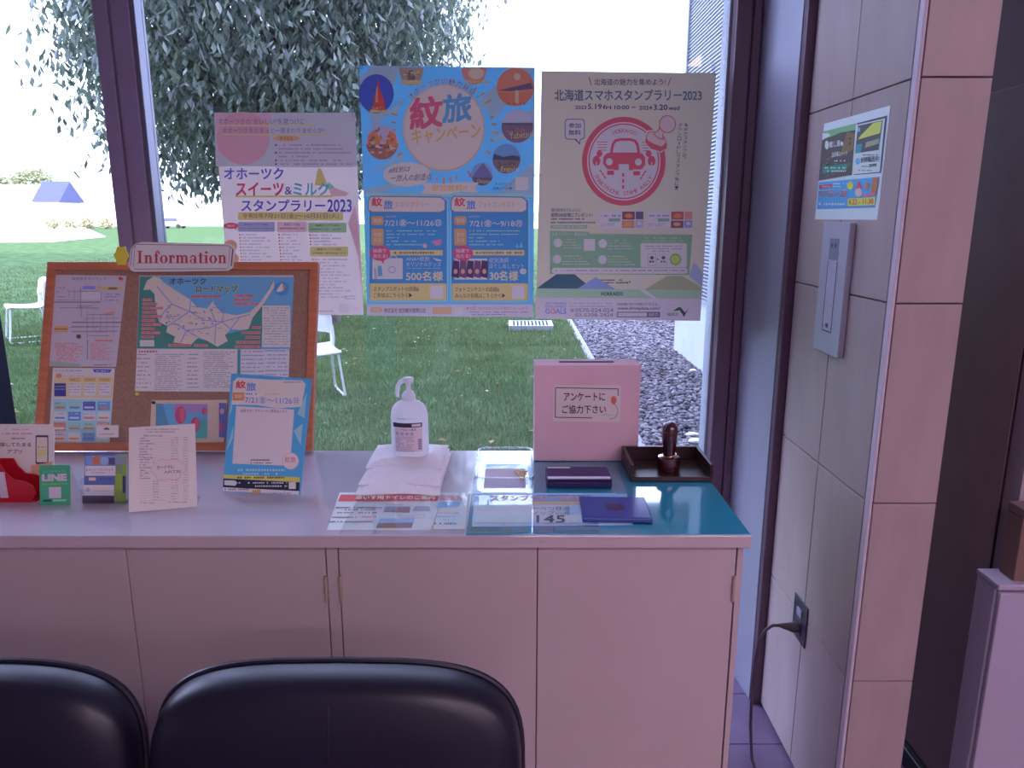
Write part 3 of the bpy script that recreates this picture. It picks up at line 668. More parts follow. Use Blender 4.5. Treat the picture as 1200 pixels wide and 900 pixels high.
# ------------------------------------------------------------------ pump bottle
m_bot = leaf_mat('milky_plastic', (.93, .92, .96), (.95, .95, .97), .25, .6); ZB = ZV + .038
bc = at_z(479.5, 536, ZB); bt = thing('pump_bottle', 'white pump bottle of hand sanitiser standing on the folded towel', 'bottle', (bc.x, bc.y + .028, ZB))
MB().lathe([(.044, 0), (.049, .004), (.050, .012), (.050, .105), (.0485, .118), (.045, .129), (.038, .139), (.029, .146), (.018, .1505), (.018, .156)], None, 36, sx=1, sy=.66).build('body', m_bot, bt, smooth=True)
MB().lathe([(.0175, .150), (.0185, .152), (.0185, .163), (.016, .166), (.013, .172), (.0065, .177), (.006, .190), (.0075, .193), (.0135, .199), (.0145, .208), (.012, .210)], None, 24).build('pump_head', m_bot, bt, smooth=True)
MB().tube([(0, 0, .203), (-.012, 0, .203), (-.022, 0, .198), (-.028, 0, .186), (-.030, 0, .168), (-.0295, 0, .158)], [.007, .007, .0065, .006, .0055, .005], None, 10).build('nozzle', m_bot, bt, smooth=True)
# curved label patch on the bottle front
def curved(a0, a1, z0, z1, off, m, name, par):
    N = 14; vs = []
    for z in (z0, z1):
        for k in range(N + 1):
            x = a0 + (a1 - a0) * k / N; y = -.66 * math.sqrt(max(0, .050 ** 2 - x * x)); vs.append((x, y - off, z))
    mb = MB(); mb.add(vs, [(k, k + 1, N + 2 + k, N + 1 + k) for k in range(N)]); return mb.build(name, m, par, smooth=True, fix=False)
lb = curved(-.036, .036, .016, .082, .0006, mat('bottle_label', (.80, .70, .77), .5), 'label', bt)
curved(-.040, .036, .083, .095, .0007, mat('label_band', (.035, .02, .06), .5), 'label_band', bt)
curved(.010, .033, .0855, .0925, .0010, m_wlab, 'band_patch', bt)
def bottle_text(t, x0, x1, z0, z1, c, bold=.01):
    vs, fs = glyphs(t, bold, 2); xs = [v[0] for v in vs]; ys = [v[1] for v in vs]; o = []
    for gx, gy in vs:
        x = x0 + (gx - min(xs)) / (max(xs) - min(xs)) * (x1 - x0); z = z0 + (gy - min(ys)) / (max(ys) - min(ys)) * (z1 - z0)
        o.append((x, -.66 * math.sqrt(.050 ** 2 - x * x) - .0012, z))
    bl.add(o, fs, ink(c))
bl = MB(); bottle_text('アルコール製剤', -.020, .020, .0745, .080, (40, 30, 60)); bottle_text('手指消毒用アルコール', -.030, .018, .104, .109, (130, 110, 140))
rr = random.Random(3)
for k in range(10):
    z = .019 + k * .0042
    for a in range(9):
        x = -.033 + a * .0055
        if rr.random() < .85: bl.add([(xx, -.66 * math.sqrt(.05 ** 2 - xx * xx) - .001, zz) for xx, zz in ((x, z), (x + .0045, z), (x + .0045, z + .0016), (x, z + .0016))], [(0, 1, 2, 3)], ink((110, 95, 135)))
for k in range(6): bl.add([(xx, -.66 * math.sqrt(.05 ** 2 - xx * xx) - .001, zz) for xx, zz in ((.025, .022 + k * .005), (.034, .022 + k * .005), (.034, .0255 + k * .005), (.025, .0255 + k * .005))], [(0, 1, 2, 3)], ink((90, 80, 120)))
for k in range(4): bl.add([(xx, -.66 * math.sqrt(.05 ** 2 - xx * xx) - .001, zz) for xx, zz in ((-.033 + k * .013, .062), (-.025 + k * .013, .062), (-.025 + k * .013, .070), (-.033 + k * .013, .070))], [(0, 1, 2, 3)], ink((125, 110, 150)))
o = bl.build('label_lettering', None, bt, fix=False); o['kind'] = 'stuff'
#@@PART2
# ================================================================== POSTERS ON THE GLASS
YP = YG - .004; NB = (0, -1, 0); PO = (0, YP, 0)
m_tape = clear_mat('sticky_tape', (.85, .88, .93), 1.6, .2)
def tapes(S, pts):
    for (u, v) in pts:
        mb = MB(); q = [(u - 2.2, v + 7), (u + 2.2, v + 7), (u + 2.4, v - 7), (u - 2.4, v - 7)]
        mb.prism([S.p(*c) for c in q], .0002, .0005); mb.build('tape', m_tape, S.ob)
NAVY = (62, 56, 105); WHT = (190, 172, 208)
# ---- stamp rally poster, pale pink and lavender
S = Sheet('pastel_poster', PO, NB, [(270, 370), (426, 369), (416, 132), (251, 132)], (188, 160, 194), 'pastel pink and lavender sweets stamp rally poster taped to the window', 'poster', 'posters on the window', trans=.33)
S.poly([(253, 195), (418.7, 195), (416, 132), (251, 132)], (172, 164, 206), 1)
S.poly([(255, 180), (296, 180), (315, 150), (318, 132.3), (251.2, 132.3)], (186, 140, 182), 1.3).circ(285, 162, 31, 31, (192, 132, 172), 1.6)
S.poly([(416, 240), (420, 262), (425.5, 355), (420, 300), (408, 262)], (205, 150, 190), 1.4)
S.text('オホーツクの“おいしい”を見つけに', 256, 139, 357, 146, (110, 85, 130), .005).rect(256, 146.3, 367, 148, (205, 180, 140), 2)
S.text('オホーツクをぐるっと一周まわりませんか?', 261, 150, 380, 156.3, (105, 85, 150), .005).rect(261, 156.8, 384, 158.4, (205, 180, 140), 2)
S.rrect(321, 162.5, 415.5, 196, 3, (172, 155, 198), 2).circ(336, 162.3, 16, 3.4, (215, 160, 135), 3, 20).text('参加方法', 328, 160, 343, 164.5, (120, 70, 60))
for i, (b, x) in enumerate(((170, 399), (174.6, 402), (179, 411), (183.5, 362), (188, 400), (192.3, 413))): S.fine(327, b, x, 2.0, (128, 112, 158), seed=i)
for b in (170, 179, 188, 192.3): S.circ(323.6, b, 1.2, 1.2, NAVY, 3, 8)
S.poly([(369, 217), (371.5, 201), (374, 196.5), (377, 199), (385, 219)], (212, 182, 120), 2).poly([(384, 217), (397, 222), (410, 226), (405, 230), (388, 230)], (205, 160, 190), 2).poly([(381, 220), (385, 213), (392, 219), (386, 222)], (120, 165, 180), 2.5)
S.text('オホーツク', 263, 197, 332, 210, (62, 62, 168), .035, 3).text('スイーツ', 277, 214, 332, 229, (196, 44, 98), .045, 3).text('&', 334, 219, 342, 228, (70, 70, 150), .02).text('ミルク', 344, 214, 385, 229, (88, 158, 216), .045, 3)
S.rect(276, 229, 390, 231.3, (212, 182, 130), 2).text('スタンプラリー', 283, 234, 381, 247.5, (62, 58, 165), .03, 3).text('2023', 384, 234, 412, 248, (62, 58, 165), .03, 3)
S.rrect(279, 248.6, 402, 258, 1, (206, 178, 128), 2).text('令和5年7月21日(金)〜10月31日(火)', 284, 250, 397, 256.6, (110, 85, 100), .005)
S.circ(271, 264.6, 9, 3.6, (205, 60, 120), 2, 18).poly([(273, 267), (278, 270), (276, 266)], (205, 60, 120), 2).text('NEW!', 266.5, 263.3, 275, 266, WHT, .02)
for (a, b, x, y, c, t) in ((279, 260, 322, 271.5, (146, 144, 214), '紋別エリア(10店)'), (325, 260, 359.5, 272, (206, 158, 200), '北見エリア(11店)'), (361.5, 261, 406, 272.5, (136, 166, 142), '遠軽エリア(4店)'), (363.5, 289, 408, 300.5, (204, 182, 132), '網走エリア(15店)')):
    S.rrect(a, b, x, y, 1.5, c, 2).text(t, a + 8, b + 1.8, x - 8, b + 4.6, (78, 66, 110), .01).fine(a + 3, b + 7.6, x - 3, 1.5, (110, 95, 160))
for c0, (x0, w, v0, nn) in enumerate(((281, 40, 275, 10), (327, 26, 275, 10), (363.5, 42, 275.5, 4), (366.5, 44, 304, 13))):
    for k in range(nn):
        b = v0 + k * 3.68; x = x0 + k * .28
        S.fine(x + 2.2, b, x + w * (.55 + .4 * ((k * 7 + c0 * 3) % 5) / 4), 1.6, (135, 118, 165), seed=k + c0 * 20); S.circ(x, b, 1., .9, (190, 60, 90), 3, 8)
S.circ(270, 288, 8, 7, (222, 150, 150), 2).circ(272, 303, 8, 7, (222, 150, 150), 2)
S.fine(404, 347, 417, 1.2, (130, 110, 160)).fine(404, 350, 416, 1.2, (130, 110, 160)).fine(371, 364.6, 391, 1.6, (130, 110, 160)).fine(413, 361, 420, 1.2, (180, 130, 150)).rect(397, 356, 409, 366.5, WHT, 2)
S.done(); tapes(S, [(252, 128), (414, 130)])
# ---- blue campaign poster
S = Sheet('campaign_poster', PO, NB, [(430.5, 370), (625, 372), (627, 79), (421, 77)], (116, 162, 222), 'blue travel campaign poster with round photos taped to the window', 'poster', 'posters on the window', trans=.33)
LB = (150, 172, 226)
for pts in (((421, 92), (437, 77.3), (470, 77.5), (440, 160)), ((426, 152), (470, 128), (466, 122)), ((428, 206), (474, 186), (470, 180)), ((560, 120), (600, 79), (626, 79), (580, 140)), ((575, 165), (626, 125), (626, 160)), ((585, 225), (624, 190), (624, 228)), ((428, 222), (500, 205), (500, 212), (428, 230))): S.poly(pts, LB, 1)
S.rect(429, 226, 626, 231, (140, 185, 226), 1)
DB = (46, 66, 172)
def photo(u, v, ru, rv, sky, gnd, frac, hill=None):
    S.circ(u, v, ru, rv, sky, 2)
    a = math.degrees(math.asin(max(-1, min(1, frac)))); S.circ(u, v, ru, rv, gnd, 2.5, 20, a, 180 - a)
    if hill: S.poly([(u + ru * x, v + rv * y) for x, y in hill[1]], hill[0], 3)
photo(441, 110, 20.5, 23, DB, (80, 70, 100), .82)
S.poly([(437, 129), (438.5, 113), (441, 108), (443, 91), (445.5, 106), (449, 113), (452, 129)], (205, 62, 66), 3).poly([(440, 120), (441, 104), (442.5, 100), (443, 120)], (220, 150, 150), 3.5).rect(434, 129, 454, 132, (190, 160, 120), 3.5)
photo(448, 167, 19, 20, (150, 130, 180), (140, 84, 90), .1, ((186, 100, 72), [(-.9, .3), (-.2, .35), (-.1, -.2), (-.5, -.75), (-.85, -.4)])); S.poly([(452, 178), (466, 175), (464, 158), (456, 153)], (176, 98, 70), 3).rect(431, 170, 463, 174, (96, 70, 90), 3.4)
for k in range(46):
    rr = random.Random(k * 3 + 1); a_, d_ = rr.random() * 6.28, rr.random() ** .5 * .86
    S.circ(448 + 19 * d_ * math.cos(a_), 167 + 20 * d_ * math.sin(a_), rr.uniform(1.2, 3), rr.uniform(1, 2.4), rr.choice([(196, 110, 70), (150, 80, 70), (176, 130, 120), (110, 76, 90), (160, 140, 180), (206, 130, 80)]), 4 + (k % 5) * .25, 7)
for (pu, pv, pr_, cc_) in ((606, 154, 12, ((120, 90, 116), (90, 66, 100), (130, 110, 120))), (593.5, 193, 10, ((96, 74, 96), (126, 96, 106), (80, 76, 90))), (482, 86, 9, ((150, 130, 110), (110, 96, 90), (170, 146, 120))), (441, 128, 9, ((100, 80, 96), (150, 120, 110)))):
    for k in range(16):
        rr = random.Random(k + int(pu)); S.circ(pu + rr.uniform(-1, 1) * pr_, pv + rr.uniform(-.35, .45) * pr_ * .8, rr.uniform(1, 2.6), rr.uniform(.5, 1.2), rr.choice(cc_), 3 + (k % 3) * .25, 7)
S.circ(482, 78.2, 14.5, 22, (140, 112, 110), 2, 20, 2, 178).circ(482, 90, 4.5, 8, (96, 76, 90), 3).rect(470, 94, 494, 99, (176, 140, 116), 3)
S.circ(555.5, 79.2, 15, 20, (190, 110, 120), 2, 20, 2, 178).circ(558, 86, 9, 7, (214, 176, 180), 3).fine(547, 96, 574, 4, (214, 170, 100))
photo(604, 102, 22, 22.6, (214, 120, 116), (216, 112, 96), .3); S.poly([(584, 106), (622, 97), (624.5, 104), (600, 107)], (90, 66, 110), 3).circ(606, 90, 4, 4, (240, 190, 190), 3).rect(603.5, 106, 608, 121, (240, 190, 180), 3.4).fine(595, 121.5, 618, 2, (80, 60, 90))
photo(606, 148, 18.5, 19.5, (168, 160, 212), (108, 76, 112), -.05); S.rect(588, 144, 624.3, 147, (76, 74, 116), 3).text('Yubetsu', 597, 155, 622, 163, (222, 190, 130), .01, rise=2)
photo(593.5, 186, 16.5, 17.5, (100, 142, 220), (110, 82, 106), .0); S.poly([(577.5, 187), (579, 180), (584, 182), (590, 184), (600, 182), (609, 183), (609.6, 188)], (60, 66, 110), 3).text('Engaru', 587, 195, 608, 203, (222, 190, 130), .01)
photo(565, 204, 12.8, 13.5, (120, 140, 214), (90, 72, 110), .25); S.poly([(553, 208), (560, 198), (566, 191), (572, 199), (577.5, 208)], (90, 84, 150), 3).text('Okoppe', 559, 210, 574, 216, (222, 190, 130), .01)
for k, a in enumerate((40, 50, 60, 78, 86, 95, 104, 118, 150, 165, 172, 180, 188, 240, 252, 268, 276, 285, 300)):
    q = math.radians(a); x, y = 520 + math.sin(q) * 56, 150 - math.cos(q) * 58; x2, y2 = 520 + math.sin(q) * (60 + k % 3 * 2), 150 - math.cos(q) * (62 + k % 3 * 2)
    S.line(x, y, x2, y2, 2.4, (214, 140, 110) if k % 4 else (214, 120, 150), 2)
S.circ(520, 150, 48, 51, (166, 128, 130), 2, 48).circ(520, 149.6, 46.6, 49.4, (200, 172, 196), 2.6, 48)
S.arc('オホーツクの魅力発見!', 520, 150, 51.5, 54.5, -52, 54, 8.5, WHT, .07, lay=3.6); S.arc('オホーツクの魅力発見!', 520, 150, 51.5, 54.5, -52, 54, 8.5, NAVY, .0)
S.text('紋', 481, 116, 518, 152, (204, 76, 128), .05, 3, 4).text('旅', 519, 112, 552, 144, (72, 138, 212), .05, 3, 3)
S.text('キャンペーン', 483, 152, 563, 170, (190, 142, 90), .03, 3, 8)
S.circ(477, 204.5, 28, 14.3, (205, 182, 208), 3, 36).text('#紋別は', 455, 196, 480, 203, NAVY, .0, 2, 2, 4, 2).text('一旅人の創造点', 457, 205, 505, 213, NAVY, .0, 2, 2, 4, 2)
S.poly([(493, 227), (498, 221), (494, 214), (520, 215.5), (540, 213.5), (561, 214), (557, 220), (560, 226), (540, 225), (520, 228)], (206, 178, 200), 4).text('参加無料!!', 506, 216.3, 547, 224.3, (186, 140, 92), .02, lay=5)
S.text('キャンペーン', 580, 214, 599, 217, (50, 50, 100), .01).text('詳細はこちら▶', 578, 219, 600, 222.3, (50, 50, 100), .01).rect(604, 207.5, 619, 223, WHT, 3)
PB = (44, 124, 212)
for (x0, x1, d) in ((431.8, 525, 0), (527.8, 620.3, 97)):
    S.rrect(x0, 233, x1, 353.6, 2, (150, 190, 226), 1.5).rrect(x0 + 1.2, 234, x1 - 1.2, 352.6, 2, PB, 2)
    o = d * .985
    S.poly([(431 + d, 246), (436 + d, 249), (517 + o, 249.6), (522 + o, 246), (522 + o, 235), (517 + o, 230.5), (434 + d, 229.5), (431 + d, 236)], (96, 88, 140), 2.4).poly([(432 + d, 245.5), (436.5 + d, 248), (516 + o, 248.4), (521 + o, 245.6), (521 + o, 235.6), (516 + o, 231.6), (434.6 + d, 230.6), (432 + d, 236)], (206, 178, 204), 2.8)
    S.text('紋', 436 + d, 231.5, 448 + d, 241.5, (204, 56, 90), .04).text('旅', 450 + d, 235, 460 + d, 245, (72, 110, 200), .04)
    S.rrect(435.5 + d, 253.4, 449.5 + d, 263.6, 2, (200, 138, 108), 3).text('期間', 438 + d, 256, 447 + d, 260.5, WHT).rrect(435.5 + d, 268, 449.5 + d, 287.5, 2, (200, 138, 108), 3).text('参加', 438 + d, 272.5, 447 + d, 277, WHT).text('方法', 438 + d, 279, 447 + d, 283.5, WHT)
    S.text('2023年', 452 + d, 252.5, 465 + d, 255, (200, 150, 190), .01)
    for i, (b, w) in enumerate(((270.5, 62), (274.6, 60), (278.6, 20), (282.7, 38), (286.7, 44 if not d else 42))): S.fine(453 + d, b, 453 + d + w * .95, 1.7, (150, 190, 230), seed=i + d)
    S.rect(456 + d * .985, 293, 519 + o, 299.3, (206, 176, 140), 3).fine(462 + d * .985, 296.2, 516 + o, 2.6, (110, 85, 110), 4).circ(445.5 + d, 296.8, 12, 8.8, (204, 66, 132), 3.4, 24).poly([(446 + d, 304), (449 + d, 309.5), (451 + d, 303)], (204, 66, 132), 3.4)
    S.text('抽選で', 437 + d, 291.5, 453 + d, 296, WHT, .02).text('当たる!', 437.5 + d, 297.5, 454 + d, 302.3, WHT, .02)
    S.rrect(x0 + 1.8, 332, x1 - 1.8, 352.4, 2, (206, 172, 134), 3)
S.text('スタンプラリー', 463, 236, 503, 242.5, (186, 130, 90), .0).text('フォトコンテスト', 561, 236.5, 603, 243, (186, 130, 90), .0)
S.text('7/21㊎〜11/26㊐', 451, 257, 518, 265.3, WHT, .02).text('7/21㊎〜9/18㊊', 550.5, 257.6, 612.5, 266, WHT, .02)
S.poly([(506, 283), (513, 281), (518, 280), (517, 287), (511, 288)], (196, 110, 170), 3).circ(498, 288, 2.6, 2.6, (206, 150, 190), 3).poly([(604, 290), (606, 285), (608, 290), (611, 283), (613, 290)], (80, 160, 200), 3)
S.rect(436.5, 302.5, 472, 327, (196, 178, 210), 3).poly([(450, 327), (468, 327), (470, 306), (452, 306)], (180, 164, 200), 3.4).ring(461, 304, 5, 5, .8, (190, 176, 208), 3.6, 14, 180, 360).ring(459.5, 316, 4, 4, .6, (110, 96, 140), 4, 14).poly([(439, 327), (442, 327), (441, 314), (438.5, 314)], (130, 130, 170), 3.5).poly([(443, 324), (448.5, 323), (447, 311), (442.5, 312)], (96, 140, 210), 3.5)
S.rect(532.5, 303, 571, 327.6, (196, 178, 208), 3)
for k in range(5): S.poly([(529 + k * 8.4, 324), (538 + k * 8.4, 326), (538.4 + k * 8.4, 306), (531 + k * 8.4, 305)], ((72, 46, 96), (96, 60, 110))[k % 2], 3.5).circ(534 + k * 8.4, 318, 2.4, 3, (190, 130, 130), 4, 12)
S.text('ANA×紋別', 476, 300.5, 503, 306, WHT, .01).text('オリジナルグッズ', 476, 306.8, 517, 312.4, WHT, .01).text('500名様', 476, 318, 519, 329, (226, 196, 190), .04, 3).poly([(507, 302), (517, 304.5), (517, 306), (511, 305.5)], WHT, 3)
S.text('紋別漁師', 573.5, 302, 596, 308, WHT, .01).text('ほぐしめしセット', 573.5, 308.8, 614, 314.6, WHT, .01).text('30名様', 574, 317.5, 607, 328.8, (226, 196, 190), .04, 3).fine(600, 304.5, 611, 1.3, LB).circ(613, 318, 4, 3.4, WHT, 3)
S.fine(476, 314.4, 516, 1.3, LB)
S.text('スタンプスポットの詳細&', 438, 335.8, 491, 341.5, (74, 52, 66), .012).text('ご参加はこちらから▶', 438, 343, 483, 348.8, (74, 52, 66), .012).rect(504, 334.5, 519.5, 350, WHT, 4)
S.text('フォトコンテストの詳細&', 533.5, 336.2, 585, 342, (74, 52, 66), .012).text('みんなの投稿はこちらから▶', 533.5, 343.4, 592, 349.2, (74, 52, 66), .012).rect(600, 334.8, 614.5, 350.2, WHT, 4)
S.poly([(430.5, 369.8), (624.9, 371.8), (624.3, 357), (430, 356.4)], (184, 162, 206), 2).rrect(434, 360, 448, 366, 2.8, (214, 160, 146), 3).text('主催', 437, 361, 445, 365, WHT).text('株式会社 紋別観光振興公社', 450.5, 361, 499, 366.6, (62, 50, 90), .005).rrect(507, 360, 529, 368, 1, (214, 160, 146), 3).fine(509, 362.6, 527, 1.8, WHT).fine(509, 365.6, 527, 1.8, WHT)
S.text('▶お問い合わせはこちらの専用フォームから', 547, 359, 618, 363.2, (190, 96, 150), .0).fine(551, 365.6, 618, 1.4, (120, 100, 150)).fine(553, 368.5, 592, 1.4, (120, 100, 150)).rect(533, 360, 543, 369, WHT, 3)
S.done(); tapes(S, [(423, 74)])
# ---- greige smartphone stamp rally poster
S = Sheet('stamp_rally_poster', PO, NB, [(628, 373.6), (820.6, 376), (839, 85.6), (634.6, 83)], (174, 155, 170), 'greige stamp rally poster with a red car emblem taped to the window', 'poster', 'posters on the window', trans=.07)
S.text('北海道の魅力を集めよう!', 696, 92.3, 780, 100, NAVY, .012).line(690, 90, 693, 100, .7, NAVY).line(786, 91.5, 782.5, 101, .7, NAVY)
S.text('北海道スマホスタンプラリー2023', 650, 105, 822, 118, (72, 88, 132), .03, 3)
for t, a, b, x, y in (('2023', 674, 124, 687, 128), ('5.19', 689, 121.8, 705, 128), ('fri', 706.5, 123.4, 716, 128), ('10:00', 720, 123.5, 737, 128.2), ('2024', 749, 124.2, 764, 128.6), ('3.20', 766, 122.6, 782, 129), ('wed', 783.5, 124.3, 796, 129)): S.text(t, a, b, x, y, NAVY, .025)
S.rect(740.5, 125.2, 744.5, 126.2, NAVY, 3)
S.rrect(661.8, 139.4, 685.3, 163.5, 4, NAVY, 2).poly([(673, 163), (679.5, 169.6), (680.5, 162.5)], NAVY, 2).rrect(662.6, 140.2, 684.5, 162.7, 3.6, (178, 160, 192), 2.5).poly([(674.5, 162), (679, 167.6), (679.8, 162)], (178, 160, 192), 2.6).text('参加', 666.5, 144.3, 680.5, 150, NAVY, .02).text('無料', 666.5, 152.4, 680.5, 158.4, NAVY, .02)
RD = (200, 72, 112); LV = (182, 162, 200); cu, cv = 731, 189
S.circ(cu, cv, 49, 52, RD, 2, 56).circ(cu, cv, 43, 46, LV, 2.4, 56).ring(cu, cv, 41.5, 44.3, 1.5, RD, 2.8, 56)
S.arc('HOKKAIDO', cu, cv, 32.5, 36, -23, 27, 6.4, RD, .0); S.arc('SMARTPHONE STAMP RALLY'[::-1], cu, cv, 36, 37.6, 118, 246, 6.8, RD, .0, True)
# car emblem
S.poly([(714, 184), (716.5, 169), (720, 163.6), (726, 162), (739, 162), (745, 163.8), (748.5, 169), (751, 184)], RD, 3).poly([(718, 179), (719.5, 170), (722, 166.4), (727, 165), (738, 165), (743, 166.4), (745.4, 170), (747, 179)], LV, 3.4)
S.poly([(706.5, 192), (707, 184), (711, 179.6), (718, 178.8), (747, 178.8), (753, 180), (756, 185), (756, 193), (752, 198.5), (712, 198.5)], RD, 3.6).circ(714, 189.6, 4, 4.2, LV, 4).circ(748, 190, 4, 4.2, LV, 4).rrect(725, 192.3, 737, 199.6, 1, LV, 4).rrect(711.5, 200, 719.5, 205, 1, RD, 3).rrect(742, 200.5, 750, 205.5, 1, RD, 3).line(719, 198.6, 742, 198.6, 1.4, RD, 3.8)
for x in (699, 763.5): S.circ(x, 188.5, 4.6, 6, RD, 3, 16).circ(x + (3.5 if x < 730 else -3.5), 180, 3.4, 4, RD, 3, 14).rect(x - .6, 190, x + .6, 196, LV, 3.4)
for i, v in enumerate((166.3, 169.5, 172.8, 176)): S.line(699 + i * .7, v, 712 - i * .4, v, .8, RD, 3).line(752 + i * .4, v + .6, 760 - i * .3, v + .6, .8, RD, 3)
for v in (203, 210, 217): S.rect(729, v, 731.4, v + 4, RD, 3)
for i in range(3): S.line(703 - i * 0 + i * 2.3, 199 + i * 3.6, 705 + i * 2.3, 202 + i * 3.6, 1.6, RD, 3).line(757 - i * 2.3, 200 + i * 3.6, 754.6 - i * 2.3, 203 + i * 3.6, 1.6, RD, 3)
# hand stamp emblem
S.poly([(755, 160), (758, 153), (768, 152), (782, 163), (784, 171), (775, 179), (762, 175), (755, 167)], (174, 155, 170), 4).poly([(756.5, 163), (756, 167), (763, 174.5), (774, 177.5), (781, 174), (781.5, 168)], RD, 4.3).poly([(756.5, 161), (759, 155), (766, 154), (778, 160), (781.5, 167), (776, 173), (766, 170), (758, 165)], RD, 4.5).poly([(757.5, 160.6), (759.6, 155.8), (766, 154.9), (777, 160.7), (780.4, 166.6), (775.5, 171.9), (766.5, 168.9), (759, 164.4)], (196, 160, 190), 4.8)
S.poly([(765, 157), (770, 154), (773, 148), (780, 152), (777, 158), (777.5, 164), (772, 163)], RD, 5).poly([(766.3, 157), (770.8, 154.6), (774, 149.6), (779, 152.6), (776, 158), (776.3, 162.4), (772, 161.8)], (196, 160, 190), 5.3).circ(782, 145.6, 10, 10.4, RD, 5.4).circ(782, 145.6, 9, 9.4, (196, 160, 190), 5.7)
def vert(t, u0, u1, v0, v1):
    n = len(t)
    for i, ch in enumerate(t):
        k = i / n; h = (v1 - v0) / n; u = u0 + (u1 - u0) * k; v = v0 + (v1 - v0) * k
        if ch == 'ー': S.rect(u - .5, v + .5, u + .5, v + h - .5, NAVY, 4)
        elif ch == '、': S.circ(u + 1, v + 1.2, .7, .7, NAVY, 4, 8)
        else: S.text(ch, u - 2.2, v + .5, u + 2.2, v + h - .5, NAVY, .01)
vert('集めたスタンプは、', 804, 801.5, 144, 189); vert('ダウンロードしてスタンプ帳に!', 797, 792.5, 144, 223)
S.crop(620, 230, 5.333); GR = (106, 132, 128)
S.text('道内各地のグルメなど、', 138, 74, 330, 98, NAVY, .01).text('総勢500名様にプレゼント!', 138, 104, 396, 130, NAVY, .02).fine(138, 142, 345, 9, NAVY).fine(135, 164, 415, 9, NAVY).rect(133, 180, 362, 202, (120, 140, 136), 2).fine(150, 191, 345, 8, WHT)
for a in (432, 738):
    S.rrect(a, 90, a + 280, 205, 8, (178, 158, 192), 2).fine(a + 14, 122, a + 140, 10, (90, 96, 160)).rect(a + 66, 138, a + 138, 158, (110, 130, 140), 3).fine(a + 8, 172, a + 115, 6, (140, 120, 170)).fine(a + 8, 182, a + 95, 6, (140, 120, 170))
    for (x, y, w, h, c) in ((150, 6, 78, 50, (110, 60, 84) if a < 500 else (160, 66, 80)), (234, 6, 48, 48, (90, 72, 120) if a < 500 else (180, 110, 120)), (148, 62, 78, 46, (176, 106, 96) if a < 500 else (110, 66, 96)), (232, 60, 48, 46, (150, 140, 200) if a < 500 else (120, 110, 180))): S.rect(a + x, 90 + y, a + x + w, 90 + y + h, c, 3)
    S.circ(a + 190, 122, 26, 15, (190, 110, 90), 3.5, 14).circ(a + 186, 174, 24, 12, (206, 150, 110), 3.5, 14).rect(a + 244, 160, a + 270, 180, WHT, 3.5)
S.poly([(130, 485), (1000, 492), (1020, 240), (130, 232)], GR, 2).poly([(128, 250), (375, 255), (375, 222), (130, 216)], GR, 2.5).text('スタンプラリー参加方法', 140, 225, 362, 247, WHT, .012)
for (x, y) in ((180, 291), (175, 393), (460, 296), (458, 396)):
    S.circ(x, y, 27, 28, (180, 164, 196), 3, 20).fine(x - 16, y, x + 16, 7, (120, 130, 160)); w = 125 if (x < 300 and y < 300) else 190
    for k in range(4): S.fine(x + 34, y - 20 + k * 17, x + 34 + w * (.6 + .1 * k), 6, (190, 186, 130) if k == 1 else WHT, seed=k)
S.rect(342, 266, 412, 340, WHT, 3).fine(725, 261, 970, 8, (190, 190, 190)).fine(705, 280, 965, 8, (190, 186, 120)).rrect(697, 292, 985, 444, 12, (180, 162, 192), 3)
for k, w in enumerate((230, 230, 150)): S.fine(725 + (45 if k == 2 else 0), 312 + k * 16, 725 + w, 6, (120, 100, 150), 4)
S.rrect(742, 358, 792, 434, 5, (206, 130, 160), 4).rrect(745, 361, 789, 431, 4, (180, 162, 192), 4.4).rrect(815, 360, 862, 430, 5, (140, 150, 190), 4).rrect(818, 363, 859, 427, 4, (180, 162, 192), 4.4).circ(914, 394, 35, 36, (110, 126, 84), 4).circ(914, 394, 28, 29, (150, 160, 90), 4.4).fine(892, 384, 936, 11, (200, 190, 110), 5).fine(896, 404, 932, 11, (200, 190, 110), 5)
for x in (767, 839): S.circ(x, 384, 12, 11, (80, 60, 100), 5, 14).fine(x - 16, 408, x + 16, 14, (70, 60, 100), 5)
S.text('+', 796, 386, 810, 402, NAVY, .02)
S.rrect(143, 447, 990, 484, 16, (180, 162, 192), 3).fine(165, 464, 975, 8, (120, 100, 150), 4)
S.poly([(46, 576), (170, 488), (285, 488), (358, 548), (310, 578)], (52, 78, 112), 3).poly([(298, 580), (415, 506), (545, 582)], (112, 128, 200), 3.3).poly([(720, 584), (862, 498), (955, 498), (1040, 545), (1078, 572), (1078, 588)], (136, 132, 122), 3).poly([(1000, 500), (1030, 412), (1086, 474), (1080, 565)], (140, 140, 200), 2.7)
S.poly([(40, 632), (1072, 640), (1078, 586), (44, 575)], (128, 146, 146), 3.6).poly([(690, 584), (720, 584), (800, 637), (770, 637)], (172, 154, 184), 3.9).fine(420, 524, 580, 10, (70, 50, 90)).fine(420, 540, 620, 10, (70, 50, 90)).text('▶', 624, 528, 636, 542, NAVY).rect(652, 512, 692, 555, (170, 158, 186), 3)
S.text('HOKKAIDO', 450, 598, 586, 620, (40, 40, 80), .04).text('LOVE!', 592, 600, 668, 620, (160, 160, 180), .0)
S.poly([(42, 763), (1069, 778), (1074, 640), (40, 632)], (184, 162, 204), 3)
SB = (94, 100, 182)
S.text('SUSTAINABLE', 104, 662, 232, 676, SB, .02).text('DEVELOPMENT', 104, 682, 232, 696, SB, .02).text('GOALS', 102, 702, 232, 734, SB, .03).ring(150, 718, 16, 17, 5, (190, 110, 130), 5, 18)
